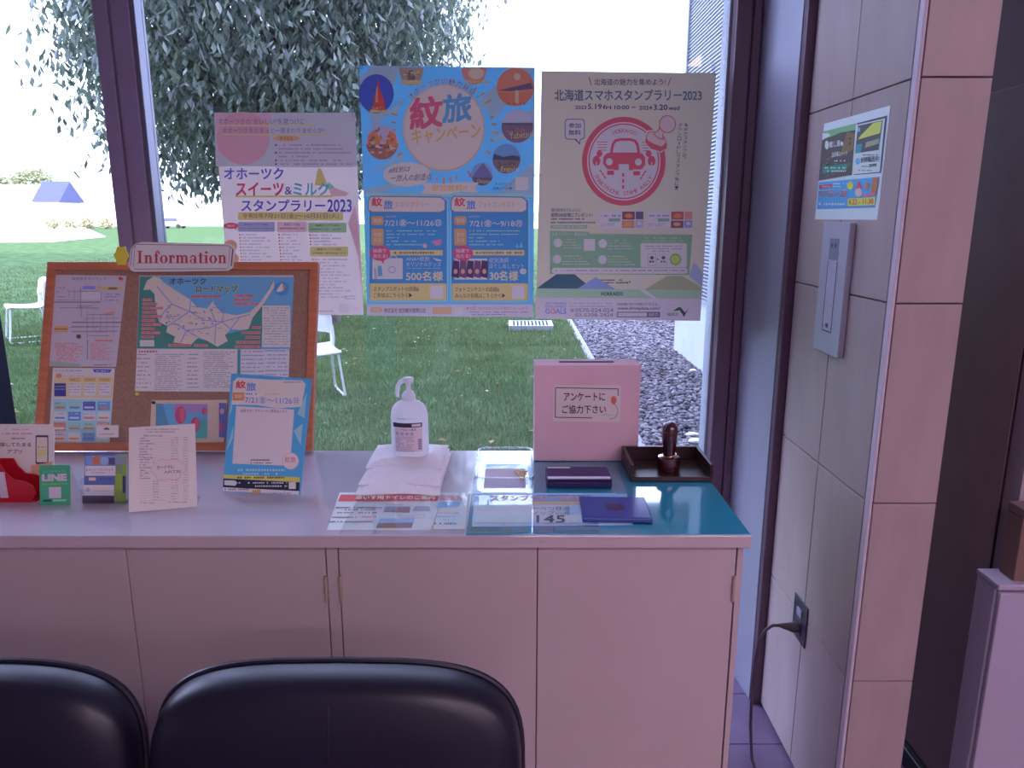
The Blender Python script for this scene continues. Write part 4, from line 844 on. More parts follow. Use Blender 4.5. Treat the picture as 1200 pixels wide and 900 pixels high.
S.fine(258, 669, 525, 6, (130, 110, 150), 5).fine(256, 688, 525, 6, (130, 110, 150), 5).text('☎', 256, 700, 282, 722, NAVY, 0).text('0570-024-024', 290, 700, 526, 724, (84, 74, 122), .012).text('03-5308-2424', 288, 731, 524, 752, (84, 74, 122), .0).fine(256, 740, 282, 6, NAVY)
S.text('高速道路に関する情報は', 552, 666, 722, 682, NAVY, .0).text('ドラぷら', 728, 664, 802, 684, NAVY, .0).text('www.driveplaza.com/', 552, 690, 818, 714, (60, 50, 98), .02)
S.rect(549, 722, 818, 756, (86, 76, 126), 4).rect(555, 727, 736, 751, (184, 162, 204), 4.4).text('検索', 746, 728, 782, 750, WHT, .01, lay=5).ring(797, 739, 10, 10, 3, WHT, 5, 14).line(803, 744, 812, 753, 4, NAVY, 5).fine(565, 739, 620, 6, (150, 130, 170), 5)
S.poly([(898, 718), (930, 694), (945, 692), (975, 726), (998, 696), (968, 754), (940, 712)], (40, 70, 76), 4).text('NEXCO', 864, 728, 932, 746, (40, 70, 100), .03).fine(880, 752, 920, 5, NAVY).fine(855, 676, 965, 5, (150, 130, 170), 5)
S.q = None; S.done(); tapes(S, [(836, 80)])

# ================================================================== CORK INFORMATION BOARD
b0 = Vector((-1.377, 2.03, CZ + .001)); B0 = at_z(40, 531, CZ); bY = B0.y
tl_ = Vector((0, .185, .522)); bn = Vector((0, -tl_.z, tl_.y)).normalized(); BO = Vector((0, bY, CZ + .0068))
bd = thing('cork_board', 'wood-framed cork notice board leaning back on the worktop', 'notice board', (-.98, bY, CZ + .0068))
bd.rotation_euler = (-math.atan2(.185, .522), 0, 0)
xl, xr = B0.x + .98, at_plane(366, 531, BO, bn).x + .98; bh = .556
m_frame = mat('oiled_wood', seen(150, 78, 66), .45, var=.12, scale=10, stretch=(1, 8, 8)); m_cork = mat('cork', seen(122, 82, 84), .9, var=.14, scale=160, bump=.3)
MB().box(xl + .01, xr - .01, .004, .014, .01, bh - .01).build('cork_panel', m_cork, bd)
fw = .024
MB().box(xl, xr, -.006, .018, bh - fw, bh, None, .002).build('frame_rail', m_frame, bd); MB().box(xl, xr, -.006, .018, 0, fw, None, .002).build('frame_rail', m_frame, bd)
MB().box(xl, xl + fw, -.006, .018, fw, bh - fw, None, .002).build('frame_stile', m_frame, bd); MB().box(xr - fw, xr, -.006, .018, fw, bh - fw, None, .002).build('frame_stile', m_frame, bd)
eg = thing('easel_prop', 'wooden prop holding up the cork board from behind', 'prop', (-.98, 0, 0))
MB().tube([(0, 2.32, 0), (0, bY + .215, CZ + .46)], .011, None, 8).build('leg', m_frame, eg)
MB().tube([(-.12, bY + .212, CZ + .463), (.12, bY + .212, CZ + .463)], .009, None, 8).build('crossbar', m_frame, eg)
def board_sheet(name, corners, col, label, cat, off=.0, **k):
    return Sheet(name, BO + bn * (-.0035 + off), bn, corners, col, label, cat, **k)
S = board_sheet('town_map', [(54, 429), (136, 430), (148, 323), (64, 322)], (158, 134, 168), 'laminated town map sheet on the upper left of the cork board', 'map', .0012)
S.crop(50, 310, 6.92).text('紋別市タウンマップ', 242, 104, 520, 128, (80, 62, 98), .012).circ(640, 115, 16, 8, (180, 90, 90), 2)
S.rrect(325, 175, 428, 200, 8, (110, 108, 196), 2).rect(480, 182, 640, 206, (196, 150, 96), 2).rect(535, 186, 605, 204, (110, 84, 60), 3).circ(462, 184, 16, 12, (206, 160, 90), 2)
for i, (a, b, x) in enumerate(((105, 190, 185), (110, 220, 135), (130, 262, 175), (515, 242, 630), (510, 262, 600), (512, 290, 615))): S.fine(a, b, x, 10, (104, 90, 150), seed=i)
for (b, a, x, w) in ((215, 200, 460, 3), (302, 70, 470, 7), (288, 110, 470, 3), (350, 140, 450, 4), (335, 280, 400, 4), (405, 370, 560, 4), (435, 340, 620, 3), (466, 240, 640, 8), (502, 238, 620, 5), (540, 236, 610, 4), (576, 360, 540, 3)): S.rect(a, b, x, b + w, (96, 78, 112), 2)
for (x, b, y, w) in ((305, 190, 360, 5), (255, 200, 290, 3), (212, 220, 270, 3), (475, 215, 300, 3), (360, 380, 600, 4), (410, 390, 520, 3), (470, 400, 560, 3), (520, 400, 590, 3), (575, 390, 560, 3), (312, 330, 430, 4)): S.rect(x, b, x + w, y, (110, 92, 125), 2)
S.rect(316, 222, 468, 290, (168, 144, 178), 2).poly([(470, 410), (570, 412), (590, 380), (520, 385)], (186, 120, 128), 2)
for k in range(22):
    rr = random.Random(k); S.fine(rr.uniform(180, 560), rr.uniform(320, 590), rr.uniform(180, 560) + 40, 5, (120, 90, 140), 3, k)
S.poly([(100, 500), (205, 495), (205, 550), (95, 550)], (176, 120, 90), 2).rect(95, 520, 205, 528, (120, 70, 60), 3).rrect(275, 568, 312, 600, 10, (96, 50, 56), 2)
for k in range(11):
    rr = random.Random(k + 50); S.fine(100 + k * 2, 640 + k * 14, 250 + rr.uniform(0, 80), 11, (180, 96, 112), 2, k, .75); S.fine(392, 640 + k * 13, 500 + rr.uniform(0, 70), 9, (180, 96, 112), 2, k + 20, .8)
S.rect(360, 610, 368, 770, (120, 90, 130), 2).rect(425, 610, 570, 626, (190, 110, 120), 2).poly([(45, 825), (320, 832), (300, 805), (60, 780)], (130, 130, 140), 1.5).fine(420, 815, 570, 8, (70, 60, 90)); S.q = None; S.done()
S = board_sheet('price_chart', [(57, 522), (128, 522.5), (134.6, 431.5), (62, 431)], (170, 146, 172), 'cream and blue printed chart below the town map on the cork board', 'leaflet', .0004)
S.crop(45, 425, 8.57).poly([(545, 65), (740, 68), (720, 100), (565, 98)], (62, 62, 170), 2).fine(580, 85, 700, 12, WHT).fine(170, 82, 440, 12, (110, 96, 170)).circ(205, 132, 32, 24, (206, 120, 100), 2).fine(250, 135, 480, 10, (170, 110, 90))
S.poly([(150, 350), (742, 356), (752, 145), (160, 150)], (196, 160, 142), 1)
for x in (300, 450, 600): S.rect(x + 10, 150, x + 125, 190, (214, 160, 110), 2).fine(x + 22, 172, x + 110, 10, (140, 90, 70)).rect(x + 8, 200, x + 130, 328, (178, 152, 180), 2)
for x in (300, 450, 600):
    for k in range(4): S.fine(x + 14, 214 + k * 28, x + 118, 8, (110, 90, 140), seed=x + k)
S.rect(162, 208, 278, 338, (46, 44, 120), 2).rect(170, 232, 272, 246, (110, 90, 130), 3).rect(165, 262, 274, 272, (90, 100, 180), 3)
S.poly([(160, 800), (715, 820), (740, 372), (150, 366)], (124, 146, 184), 1)
cols = [[(112, 142, 168), (120, 146, 160), (66, 70, 156), (82, 116, 196)], [(186, 160, 186), (70, 96, 176), (176, 156, 196), (180, 160, 190)], [(180, 100, 90), (112, 140, 160), (120, 142, 160), (190, 110, 100)], [(186, 150, 180), (180, 150, 176), (100, 112, 170), (150, 160, 160)]]
for r in range(4):
    for c in range(4):
        x = 150 + c * 146 - r * 2; y = 386 + r * 104; S.rect(x + 8, y + 5, x + 132, y + 92, cols[r][c], 2).fine(x + 20, y + 24, x + 112, 10, (170, 165, 200) if c % 2 else (90, 96, 140), 3, r * 4 + c)
        S.rect(x + 22, y + 55, x + 118, y + 74, ((190, 110, 90), (60, 110, 196), (180, 162, 200), (206, 120, 90))[(r + c) % 4], 3)
S.q = None; S.done()
S = board_sheet('road_map', [(158.5, 458), (336, 460), (344, 322.5), (163.5, 323)], (168, 142, 176), 'glossy road map poster with blue sea on the cork board', 'map', .0010, rough=.12)
S.crop(150, 310, 5.805)
S.poly([(62, 572), (1106, 575), (1130, 85), (82, 80)], (86, 142, 208), 1).poly([(62, 572), (906, 574), (915, 400), (820, 440), (680, 470), (560, 520), (440, 500), (250, 400), (190, 240), (200, 82), (82, 82)], (52, 104, 112), 1.5).poly([(915, 280), (840, 330), (800, 470), (906, 560), (920, 280), (1000, 150), (985, 110), (940, 200)], (52, 104, 112), 1.5)
S.poly([(105, 175), (130, 110), (175, 82), (215, 90), (240, 120), (330, 180), (420, 235), (470, 290), (540, 300), (580, 250), (610, 300), (640, 330), (740, 345), (830, 325), (900, 260), (960, 170), (990, 110), (998, 150), (930, 260), (850, 360), (820, 440), (760, 445), (700, 440), (660, 480), (680, 520), (610, 560), (540, 520), (480, 495), (430, 545), (310, 530), (320, 490), (260, 460), (270, 420), (210, 390), (190, 290), (180, 200), (150, 170)], (186, 156, 172), 2)
for pts in (((200, 150), (300, 270), (420, 320), (520, 380), (640, 390), (830, 340)), ((270, 420), (420, 320), (430, 240)), ((360, 530), (400, 450), (560, 430), (640, 390), (660, 300)), ((300, 270), (240, 330), (210, 390)), ((590, 540), (600, 400), (560, 300)), ((640, 390), (700, 440), (760, 360)), ((320, 400), (400, 450), (470, 490))):
    for p, q in zip(pts[:-1], pts[1:]): S.line(*p, *q, 6, (116, 104, 180), 3)
rr = random.Random(9)
for k in range(60):
    x, y = rr.uniform(230, 720), rr.uniform(230, 480)
    if y > 200 + (x - 230) * .15: S.fine(x, y, x + rr.uniform(15, 45), 6, (110, 90, 150), 3, k)
for k in range(14): x, y = rr.uniform(240, 700), rr.uniform(290, 470); S.circ(x, y, 8, 7, (96, 110, 190), 3.4, 8)
for k in range(10): S.rect(100 - k, 232 + k * 28, 165 + (k * 37 % 80), 250 + k * 28, (206, 116, 140), 3).fine(104 - k, 241 + k * 28, 160 + (k * 37 % 70), 7, (140, 60, 90), 4, k)
for (a, b, x) in ((720, 205, 860), (720, 232, 830), (725, 260, 890), (430, 208, 635), (775, 455, 900), (800, 487, 900), (735, 520, 900), (730, 550, 900), (845, 420, 905), (275, 540, 430), (450, 542, 545)): S.rect(a, b, x, b + 18, (206, 116, 140), 3).fine(a + 5, b + 9, x - 5, 7, (140, 60, 90), 4)
S.text('オホーツク', 285, 92, 530, 135, (60, 52, 80), .03, 3, lay=4).text('ロードマップ', 468, 140, 752, 192, (206, 190, 160), .1, 3, lay=4).text('ロードマップ', 468, 142, 750, 190, (60, 52, 80), .02, 3, lay=5)
S.circ(1046, 165, 50, 48, (60, 116, 200), 3).poly([(1008, 185), (1030, 150), (1046, 128), (1075, 155), (1060, 175), (1035, 188)], (190, 170, 190), 4).poly([(1050, 140), (1078, 155), (1060, 178)], (210, 130, 90), 4.5)
S.rect(82, 514, 180, 558, (190, 172, 196), 3).rect(914, 280, 1104, 562, (188, 166, 190), 3)
for k in range(15): S.fine(922, 296 + k * 17.6, 1095, 6, (120, 104, 140), 4, k, .75)
S.poly([(48, 862), (735, 866), (745, 578), (62, 574)], (180, 156, 184), 2).fine(75, 592, 200, 15, (190, 80, 110))
for k in range(18):
    b = 612 + k * 14
    if k % 2 == 0: S.fine(66 - k * .5, b, 66 + 60 + (k * 13 % 50), 7, (110, 84, 120), 3, k); S.fine(405, b, 480, 7, (110, 84, 120), 3, k)
    S.fine(185, b, 385 - (k * 29 % 60), 7, (130, 108, 140), 3, k + 30, .85); S.fine(515, b - 16, 730 - (k * 31 % 70), 7, (130, 108, 140), 3, k + 60, .85)
S.poly([(765, 860), (1090, 862), (1100, 585), (770, 582)], (182, 160, 192), 2).rect(745, 576, 766, 862, (60, 110, 140), 2)
for k in range(9): S.fine(775, 592 + k * 27, 925, 9, (96, 106, 180), 3, k); S.fine(935, 588 + k * 27, 1090, 9, (96, 106, 180), 3, k + 9)
S.q = None; S.done()
S = board_sheet('flower_photo_card', [(175, 521), (262, 522), (266, 468.5), (177.5, 469)], (180, 142, 150), 'pale card with a tulip photograph low on the cork board', 'photo', .0002)
S.crop(150, 455, 9.23).poly([(300, 530), (858, 540), (862, 172), (305, 165)], (76, 128, 184), 2).poly([(300, 530), (480, 532), (420, 320), (380, 168), (305, 166)], (66, 110, 160), 2.3).poly([(640, 538), (858, 540), (862, 360), (790, 330)], (66, 130, 150), 2.3).poly([(470, 230), (520, 168), (862, 172), (862, 260), (700, 270)], (140, 96, 164), 2.5)
for (x, y, sx, sy) in ((570, 290, 62, 95), (730, 390, 50, 80), (830, 250, 30, 40)): S.circ(x, y, sx, sy, (190, 50, 112), 3, 20).circ(x + sx * .3, y, sx * .45, sy * .85, (206, 90, 130), 3.4, 18)
S.poly([(985, 530), (1062, 535), (1066, 160), (985, 158)], (86, 76, 150), 2).circ(1020, 250, 22, 30, (190, 130, 150), 3).circ(1010, 420, 20, 60, (150, 60, 110), 3); S.q = None; S.done()
pn = [(162, 462, (200, 170, 90), 'yellow push pin under the lower left corner of the road map'), (142.5, 327, (190, 60, 70), 'red push pin at the upper right corner of the town map'), (181, 472, (50, 40, 60), 'dark push pin on the tulip card corner')]
for u, v, c, lab in pn:
    p = at_plane(u, v, BO + bn * .0, bn); o = MB().lathe([(.004, 0), (.0035, .003), (.005, .006), (.0045, .009), (.001, .0095)], None, 12).build('push_pin', ink(c), smooth=True)
    o.matrix_world = Matrix.Translation(p + bn * .0) @ bn.to_track_quat('Z', 'Y').to_matrix().to_4x4(); tag(o, lab, 'push pin')
# ---- Information sign plate
SO = BO + bn * .012
S = Sheet('information_sign', SO, bn, [(158, 318.5), (267, 317.5), (273, 313.5), (275.5, 290), (271, 286), (166, 283.5), (158, 286), (153, 292), (150.5, 312), (153.5, 317)], (184, 162, 190), 'white Information sign plate clipped to the top of the cork board', 'sign', thick=.002)
S.line(160, 286.5, 268, 288, .7, (120, 70, 100)).line(157, 315.4, 266, 315, .7, (120, 70, 100)).line(155, 292, 153, 311, .7, (120, 70, 100)).line(273, 292, 271, 312, 1.4, (110, 56, 90)).line(160, 286.5, 155, 292, .7, (120, 70, 100)).line(268, 288, 273, 292, .7, (120, 70, 100)).line(158.5, 289, 156.5, 313, .6, (140, 90, 120)).line(269.5, 290, 267.5, 314, .6, (140, 90, 120))
def serif_word(S, u0, v0, h, w_unit, c):
    x = u0
    def st(a, b, y0, y1): S.poly([(x + a * w_unit, v0 - y0 * h), (x + b * w_unit, v0 - y0 * h), (x + b * w_unit, v0 - y1 * h), (x + a * w_unit, v0 - y1 * h)], c, 3)
    def arch(a, b, top, w):
        n = 8; cx, r = (a + b) / 2, (b - a) / 2; vs = []; y0 = top - .24
        for k in range(n + 1):
            q = math.pi * k / n
            vs.append((x + (cx - math.cos(q) * r) * w_unit, v0 - (y0 + .24 * math.sin(q)) * h))
        for k in range(n, -1, -1):
            q = math.pi * k / n
            vs.append((x + (cx - math.cos(q) * (r - (w if k > n / 2 else .05))) * w_unit, v0 - (y0 + .13 * math.sin(q)) * h))
        for k in range(n): S.poly([vs[k], vs[k + 1], vs[2 * n - k], vs[2 * n + 1 - k]], c, 3)
    def bowl(cx, rx, y0, y1):
        n = 16
        for k in range(n):
            q0, q1 = 2 * math.pi * k / n, 2 * math.pi * (k + 1) / n; cy, ry = (y0 + y1) / 2, (y1 - y0) / 2
            S.poly([(x + (cx + math.cos(q) * rx * f) * w_unit, v0 - (cy + math.sin(q) * ry * g) * h) for q, f, g in ((q0, 1, 1), (q1, 1, 1), (q1, .42, .86), (q0, .42, .86))], c, 3)
    for ch in 'Information':
        if ch == 'I': st(.12, .30, 0, 1); st(0, .42, 0, .06); st(0, .42, .94, 1); x += .52 * w_unit
        elif ch in 'nm':
            st(.08, .24, 0, .62); st(0, .24, .58, .64); st(0, .32, 0, .06); arch(.16, .56, .66, .16); st(.40, .56, 0, .44); st(.36, .64, 0, .06)
            if ch == 'm': arch(.48, .88, .66, .16); st(.72, .88, 0, .44); st(.68, .96, 0, .06); x += .32 * w_unit
            x += .72 * w_unit
        elif ch == 'f': st(.10, .26, 0, .82); st(0, .36, .58, .64); st(0, .36, 0, .06); arch(.10, .44, 1.02, .1); st(.34, .44, .72, .82); x += .44 * w_unit
        elif ch == 'o': bowl(.29, .28, -.02, .66); x += .64 * w_unit
        elif ch == 'r': st(.08, .24, 0, .62); st(0, .24, .58, .64); st(0, .34, 0, .06); arch(.20, .46, .66, .12); st(.34, .46, .44, .54); x += .52 * w_unit
        elif ch == 'a': bowl(.22, .21, -.02, .36); st(.34, .48, 0, .5); arch(.04, .48, .66, .14); st(.34, .56, 0, .06); st(.04, .15, .44, .52); x += .60 * w_unit
        elif ch == 't': st(.12, .28, .04, .84); st(0, .42, .58, .64); st(.14, .40, -.01, .07); x += .46 * w_unit
        elif ch == 'i': st(.08, .24, 0, .62); st(0, .24, .58, .64); st(0, .32, 0, .06); st(.07, .25, .78, .95); x += .38 * w_unit
serif_word(S, 160.8, 308.6, 14.6, 15.9, (160, 40, 56)); S.done()
S = Sheet('sign_badge', SO + bn * .001, bn, [(142 + 8 * math.cos(k * .35) * (1 + .13 * math.cos(k * .35 * 6)), 299.5 + 11 * math.sin(k * .35) * (1 + .13 * math.cos(k * .35 * 6))) for k in range(18)][::-1], (206, 172, 70), 'yellow scalloped badge at the left end of the Information sign', 'badge', thick=.002)
S.done()

# ================================================================== STANDS ON THE LEFT OF THE COUNTER
def plane3(a, b, c):
    n = (b - a).cross(c - a).normalized(); return (n if n.y < 0 else -n)
# A5 price list in an acrylic stand
A = at_z(151, 601, CZ + .001); B_ = at_z(231.3, 594, CZ + .001); C_ = at_y(151, 501, A.y + .10); pn_ = plane3(A, B_, C_)
S = Sheet('price_list', A, pn_, [(151, 600.5), (231.3, 593.6), (228.5, 496.4), (151, 501)], (184, 158, 186), 'white printed price list sheet standing between the blue stand and the leaflets', 'paper', thick=.0008)
S.crop(140, 490, 7.83).text('本日、取り扱い中の特産品のご案内です', 240, 97, 548, 112, (90, 66, 100), .01).fine(250, 128, 520, 9, (120, 92, 130)).text('特産 おみやげ品', 222, 154, 395, 172, (80, 60, 96), .015)
for k in range(24):
    b = 186 + k * 24.5
    if b > 560 and b < 575: continue
    S.fine(182, b, 182 + 55 + (k * 41 % 95), 9, (112, 84, 124), seed=k) if b < 560 else S.fine(310, b, 360, 8, (112, 84, 124), seed=k)
    S.fine(475, b - 8, 540, 7, (128, 98, 136), seed=k + 5); S.fine(585, b - 9, 630, 7, (128, 98, 136), seed=k + 9); S.line(185, b + 9, 640, b + 2, 1.5, (150, 120, 152), 1)
S.text('加工品', 222, 356, 305, 374, (80, 60, 96), .015)
for (x, y, rx, ry) in ((440, 475, 130, 80), (350, 470, 60, 50), (540, 460, 66, 55), (400, 420, 60, 40), (500, 420, 70, 40), (400, 535, 60, 35), (490, 530, 70, 35)): S.circ(x, y, rx + 4, ry + 4, (200, 120, 150), 3.6, 26)
for (x, y, rx, ry) in ((440, 475, 130, 80), (350, 470, 60, 50), (540, 460, 66, 55), (400, 420, 60, 40), (500, 420, 70, 40), (400, 535, 60, 35), (490, 530, 70, 35)): S.circ(x, y, rx, ry, (192, 160, 190), 4.4, 26)
S.text('カードでに', 345, 440, 500, 470, (70, 50, 80), .02, lay=6, rise=6).text('入れてね!', 412, 482, 565, 510, (70, 50, 80), .02, lay=6, rise=6).fine(450, 772, 620, 8, (112, 84, 124)).fine(180, 778, 320, 8, (112, 84, 124))
S.q = None; S.done()
rp = Vector((0, 1, 0))
def prop_stand(name, label, base, w, hgt, ang, rz):
    t = thing(name, label, 'stand', base, rz); c, s_ = math.cos(ang), math.sin(ang); 
    mb = MB(); mb.add([(-w, .004, .0), (w, .004, .0), (w, .004 + hgt * s_, hgt * c), (-w, .004 + hgt * s_, hgt * c), (-w, .006, .0), (w, .006, .0), (w, .006 + hgt * s_, hgt * c), (-w, .006 + hgt * s_, hgt * c)], [(0, 1, 2, 3), (7, 6, 5, 4), (0, 4, 5, 1), (1, 5, 6, 2), (2, 6, 7, 3), (3, 7, 4, 0)]); mb.build('back_plate', ACRYLIC, t)
    MB().box(-w, w, .006, .07, 0, .002).build('foot_plate', ACRYLIC, t); return t
mid = (A + B_) / 2; rz = math.atan2(B_.y - A.y, B_.x - A.x)
prop_stand('acrylic_stand', 'clear acrylic stand behind the white price list', (mid.x, mid.y + .002, CZ), .07, .17, math.radians(30), rz)
# A4 blue campaign sheet
A = at_z(261, 577, CZ + .001); B_ = at_z(351.7, 581, CZ + .001); C_ = at_y(271, 437.5, A.y + .10); pn2 = plane3(A, B_, C_)
S = Sheet('campaign_card', A, pn2, [(261, 576), (351.7, 580), (366, 444), (271, 437.5)], (74, 136, 206), 'blue campaign card with dates standing in front of the cork board', 'card', thick=.0012)
S.crop(255, 435, 6)
for pts in (((78, 330), (100, 200), (104, 260)), ((62, 560), (112, 380), (108, 470)), ((560, 300), (628, 150), (612, 330)), ((535, 420), (598, 370), (586, 520)), ((440, 56), (480, 46), (470, 60))): S.poly(pts, (140, 170, 218), 1)
S.poly([(100, 235), (270, 238), (420, 262), (590, 250), (620, 90), (595, 65), (380, 60), (140, 45), (110, 75)], (196, 170, 198), 2)
S.text('紋', 132, 68, 200, 120, (196, 50, 80), .04, 3).text('旅', 205, 82, 270, 138, (80, 110, 200), .04, 3).text('スタンプラリー', 285, 92, 515, 135, (196, 170, 150), .0, 3).fine(462, 78, 590, 6, (90, 60, 90)).fine(335, 160, 435, 10, (206, 150, 150)).rect(108, 150, 188, 206, (186, 112, 60), 3).text('期間', 122, 166, 172, 190, WHT).fine(198, 160, 275, 12, (80, 90, 190)).text('7/21㊎〜11/26㊐', 195, 176, 580, 226, (70, 82, 180), .012, 3, -8)
S.poly([(105, 650), (510, 665), (540, 270), (132, 245)], (188, 160, 196), 2).text('紋旅スタンプラリーのご参加はこちら', 165, 268, 490, 288, (80, 56, 90), .01, rise=-4).fine(235, 625, 385, 12, (80, 60, 100)).fine(220, 645, 390, 9, (80, 60, 100))
S.circ(515, 632, 58, 60, (200, 130, 150), 3, 26).circ(515, 632, 55, 57, (192, 166, 196), 3.5, 26).text('紋旅', 475, 602, 550, 640, (190, 80, 130), .02, 3)
S.fine(145, 695, 475, 18, (150, 180, 220)).fine(180, 722, 430, 16, (150, 180, 220)).poly([(45, 752), (578, 780), (580, 745), (45, 728)], (206, 178, 80), 3).fine(140, 748, 470, 14, (80, 60, 50), 4).poly([(40, 815), (575, 842), (578, 782), (42, 755)], (38, 32, 62), 3).poly([(50, 800), (125, 806), (142, 786), (125, 768), (50, 766)], WHT, 4).fine(150, 785, 490, 13, (160, 150, 190), 4).fine(265, 808, 490, 13, (160, 150, 190), 4).rect(502, 780, 552, 828, (176, 160, 190), 4)
S.poly([(36, 842), (572, 868), (575, 843), (40, 816)], (186, 164, 200), 3.4).fine(50, 830, 225, 12, (120, 80, 90), 4).rect(246, 834, 306, 856, (206, 140, 90), 4).fine(375, 858, 520, 9, (120, 100, 140), 4)
S.q = None; S.done()
mid = (A + B_) / 2; rz = math.atan2(B_.y - A.y, B_.x - A.x)
prop_stand('acrylic_stand', 'clear acrylic stand behind the blue campaign card', (mid.x, mid.y + .004, CZ), .05, .22, math.radians(24), rz)
# green tent card
gp = at_z(47, 592.5, CZ); gq = at_z(83, 591.5, CZ); gw_ = (gq.x - gp.x); gh = .092; lean = .020; dp = .058
tc = thing('tent_card', 'small green tent card lettered LINE beside the leaflet holder', 'card', (gp.x, gp.y, CZ + .0005), math.radians(4))
GREEN = seen(56, 116, 106); mb = MB(); n0 = Vector((0, -gh, lean)).normalized()
mb.add([(0, 0, 0), (gw_, 0, 0), (gw_, lean, gh), (0, lean, gh), (0, .001, 0), (gw_, .001, 0), (gw_, lean + .001, gh), (0, lean + .001, gh)], [(0, 1, 2, 3), (7, 6, 5, 4), (0, 4, 5, 1), (1, 5, 6, 2), (2, 6, 7, 3), (3, 7, 4, 0)]); mb.build('front_panel', mat('card_green', GREEN, .4), tc)
mb = MB(); mb.add([(0, dp, 0), (gw_, dp, 0), (gw_, lean + .001, gh), (0, lean + .001, gh)], [(3, 2, 1, 0)]); mb.add([(gw_, .001, 0), (gw_, dp, 0), (gw_, lean + .001, gh)], [(0, 1, 2)]); mb.add([(0, .001, 0), (0, dp, 0), (0, lean + .001, gh)], [(2, 1, 0)]); mb.build('side_panel', mat('card_white', (.72, .70, .76), .5), tc)
pr = MB(); m_w = mat('print_white', (.74, .70, .78), .5); 
def tpt(x, z, off=.0004): return (x * gw_, z * lean - off, z * gh + off * .2)
def trect(a, b, x, y, m, off=.0004): pr.add([tpt(a, b, off), tpt(x, b, off), tpt(x, y, off), tpt(a, y, off)], [(0, 1, 2, 3)], m)
def ttext(t, a, b, x, y, m, bold=.03):
    vs, fs = glyphs(t, bold if t.isascii() else 0, 3); xs = [v[0] for v in vs]; ys = [v[1] for v in vs]
    pr.add([tpt(a + (g[0] - min(xs)) / (max(xs) - min(xs)) * (x - a), b + (g[1] - min(ys)) / (max(ys) - min(ys)) * (y - b), .0008) for g in vs], fs, m)
ttext('LINE', .08, .60, .90, .78, m_w, .06); ttext('はじめました', .12, .81, .86, .87, mat('print_mint', seen(120, 170, 160), .5), 0); ttext('友だち登録はこちら', .08, .50, .90, .555, mat('print_lime', seen(150, 170, 80), .5), .01)
trect(.30, .17, .70, .45, m_w); trect(.10, .09, .38, .14, mat('print_dkgreen', seen(24, 60, 60), .5)); trect(.42, .09, .86, .14, mat('print_mint', seen(120, 170, 160), .5))
o = pr.build('printed_lettering', None, tc, fix=False); o['kind'] = 'stuff'
# acrylic leaflet holder with leaflets
hp = at_z(96, 591, CZ); hq = at_z(149, 590, CZ); hw_ = hq.x - hp.x
lh = thing('leaflet_holder', 'clear acrylic leaflet holder left of the price list', 'holder', (hp.x, hp.y, CZ + .0005))
MB().box(0, hw_, .030, .032, .002, .178, None, .0006).build('back_plate', ACRYLIC, lh); MB().box(0, hw_, 0, .002, .002, .035).build('front_lip', ACRYLIC, lh); MB().box(0, hw_, 0, .032, 0, .002).build('base', ACRYLIC, lh)
for x in (0, hw_ - .002): MB().box(x, x + .002, .002, .030, .002, .06).build('side_plate', ACRYLIC, lh)
LO = Vector((0, hp.y + .010, CZ + .003)); LN = Vector((0, -1, .08)).normalized()
S = Sheet('leaflet', LO, LN, [(97.5, 589), (133, 589), (135, 533), (100, 533)], (74, 72, 130), 'dark blue printed leaflet with photos in the acrylic holder', 'leaflet', thick=.003)
S.crop(0, 490, 8).rect(800, 350, 1085, 440, (90, 110, 180), 1).circ(905, 395, 38, 40, (200, 90, 70), 2).circ(980, 400, 40, 38, (130, 140, 200), 2).rect(1020, 370, 1080, 435, (70, 60, 120), 2).rect(800, 445, 1085, 540, (176, 152, 184), 2).text('まるごとアプリブック', 810, 470, 1065, 495, (70, 56, 110), .01).fine(860, 510, 1000, 10, (130, 110, 150)).rect(795, 545, 1080, 615, (66, 76, 150), 2).rect(835, 555, 900, 585, (176, 140, 140), 3).fine(940, 570, 1060, 12, (50, 50, 110)).rect(785, 625, 1072, 725, (180, 156, 190), 2).circ(825, 668, 20, 20, (150, 120, 160), 3).fine(870, 655, 1050, 9, (190, 150, 140)).fine(870, 680, 1040, 9, (190, 150, 140)).rect(775, 728, 1070, 800, (60, 44, 78), 2); S.q = None; S.done()
S = Sheet('leaflet', LO + Vector((0, .005, 0)), LN, [(133.5, 589), (147.5, 589), (148, 533), (135.3, 533)], (120, 130, 70), 'narrow olive green leaflet at the right of the acrylic holder', 'leaflet', thick=.003)
S.crop(0, 490, 8).rect(1090, 350, 1180, 430, (110, 110, 150), 1).rect(1085, 430, 1150, 520, (104, 110, 96), 2).rect(1150, 540, 1180, 700, (60, 56, 110), 2); S.q = None; S.done()
S = Sheet('holder_tag', Vector((0, hp.y + .028, 0)), (0, -1, 0), [(112.5, 512.5), (138.5, 512.5), (138.8, 498.5), (113, 498.5)], (182, 158, 186), 'small white tag with a dark crown mark above the leaflets', 'tag', thick=.0008)
S.crop(0, 490, 8).poly([(975, 108), (1028, 108), (1022, 90), (1012, 96), (1001, 78), (990, 96), (978, 90)], (60, 60, 80), 2).fine(930, 148, 1085, 10, (120, 96, 120)); S.q = None; S.done()
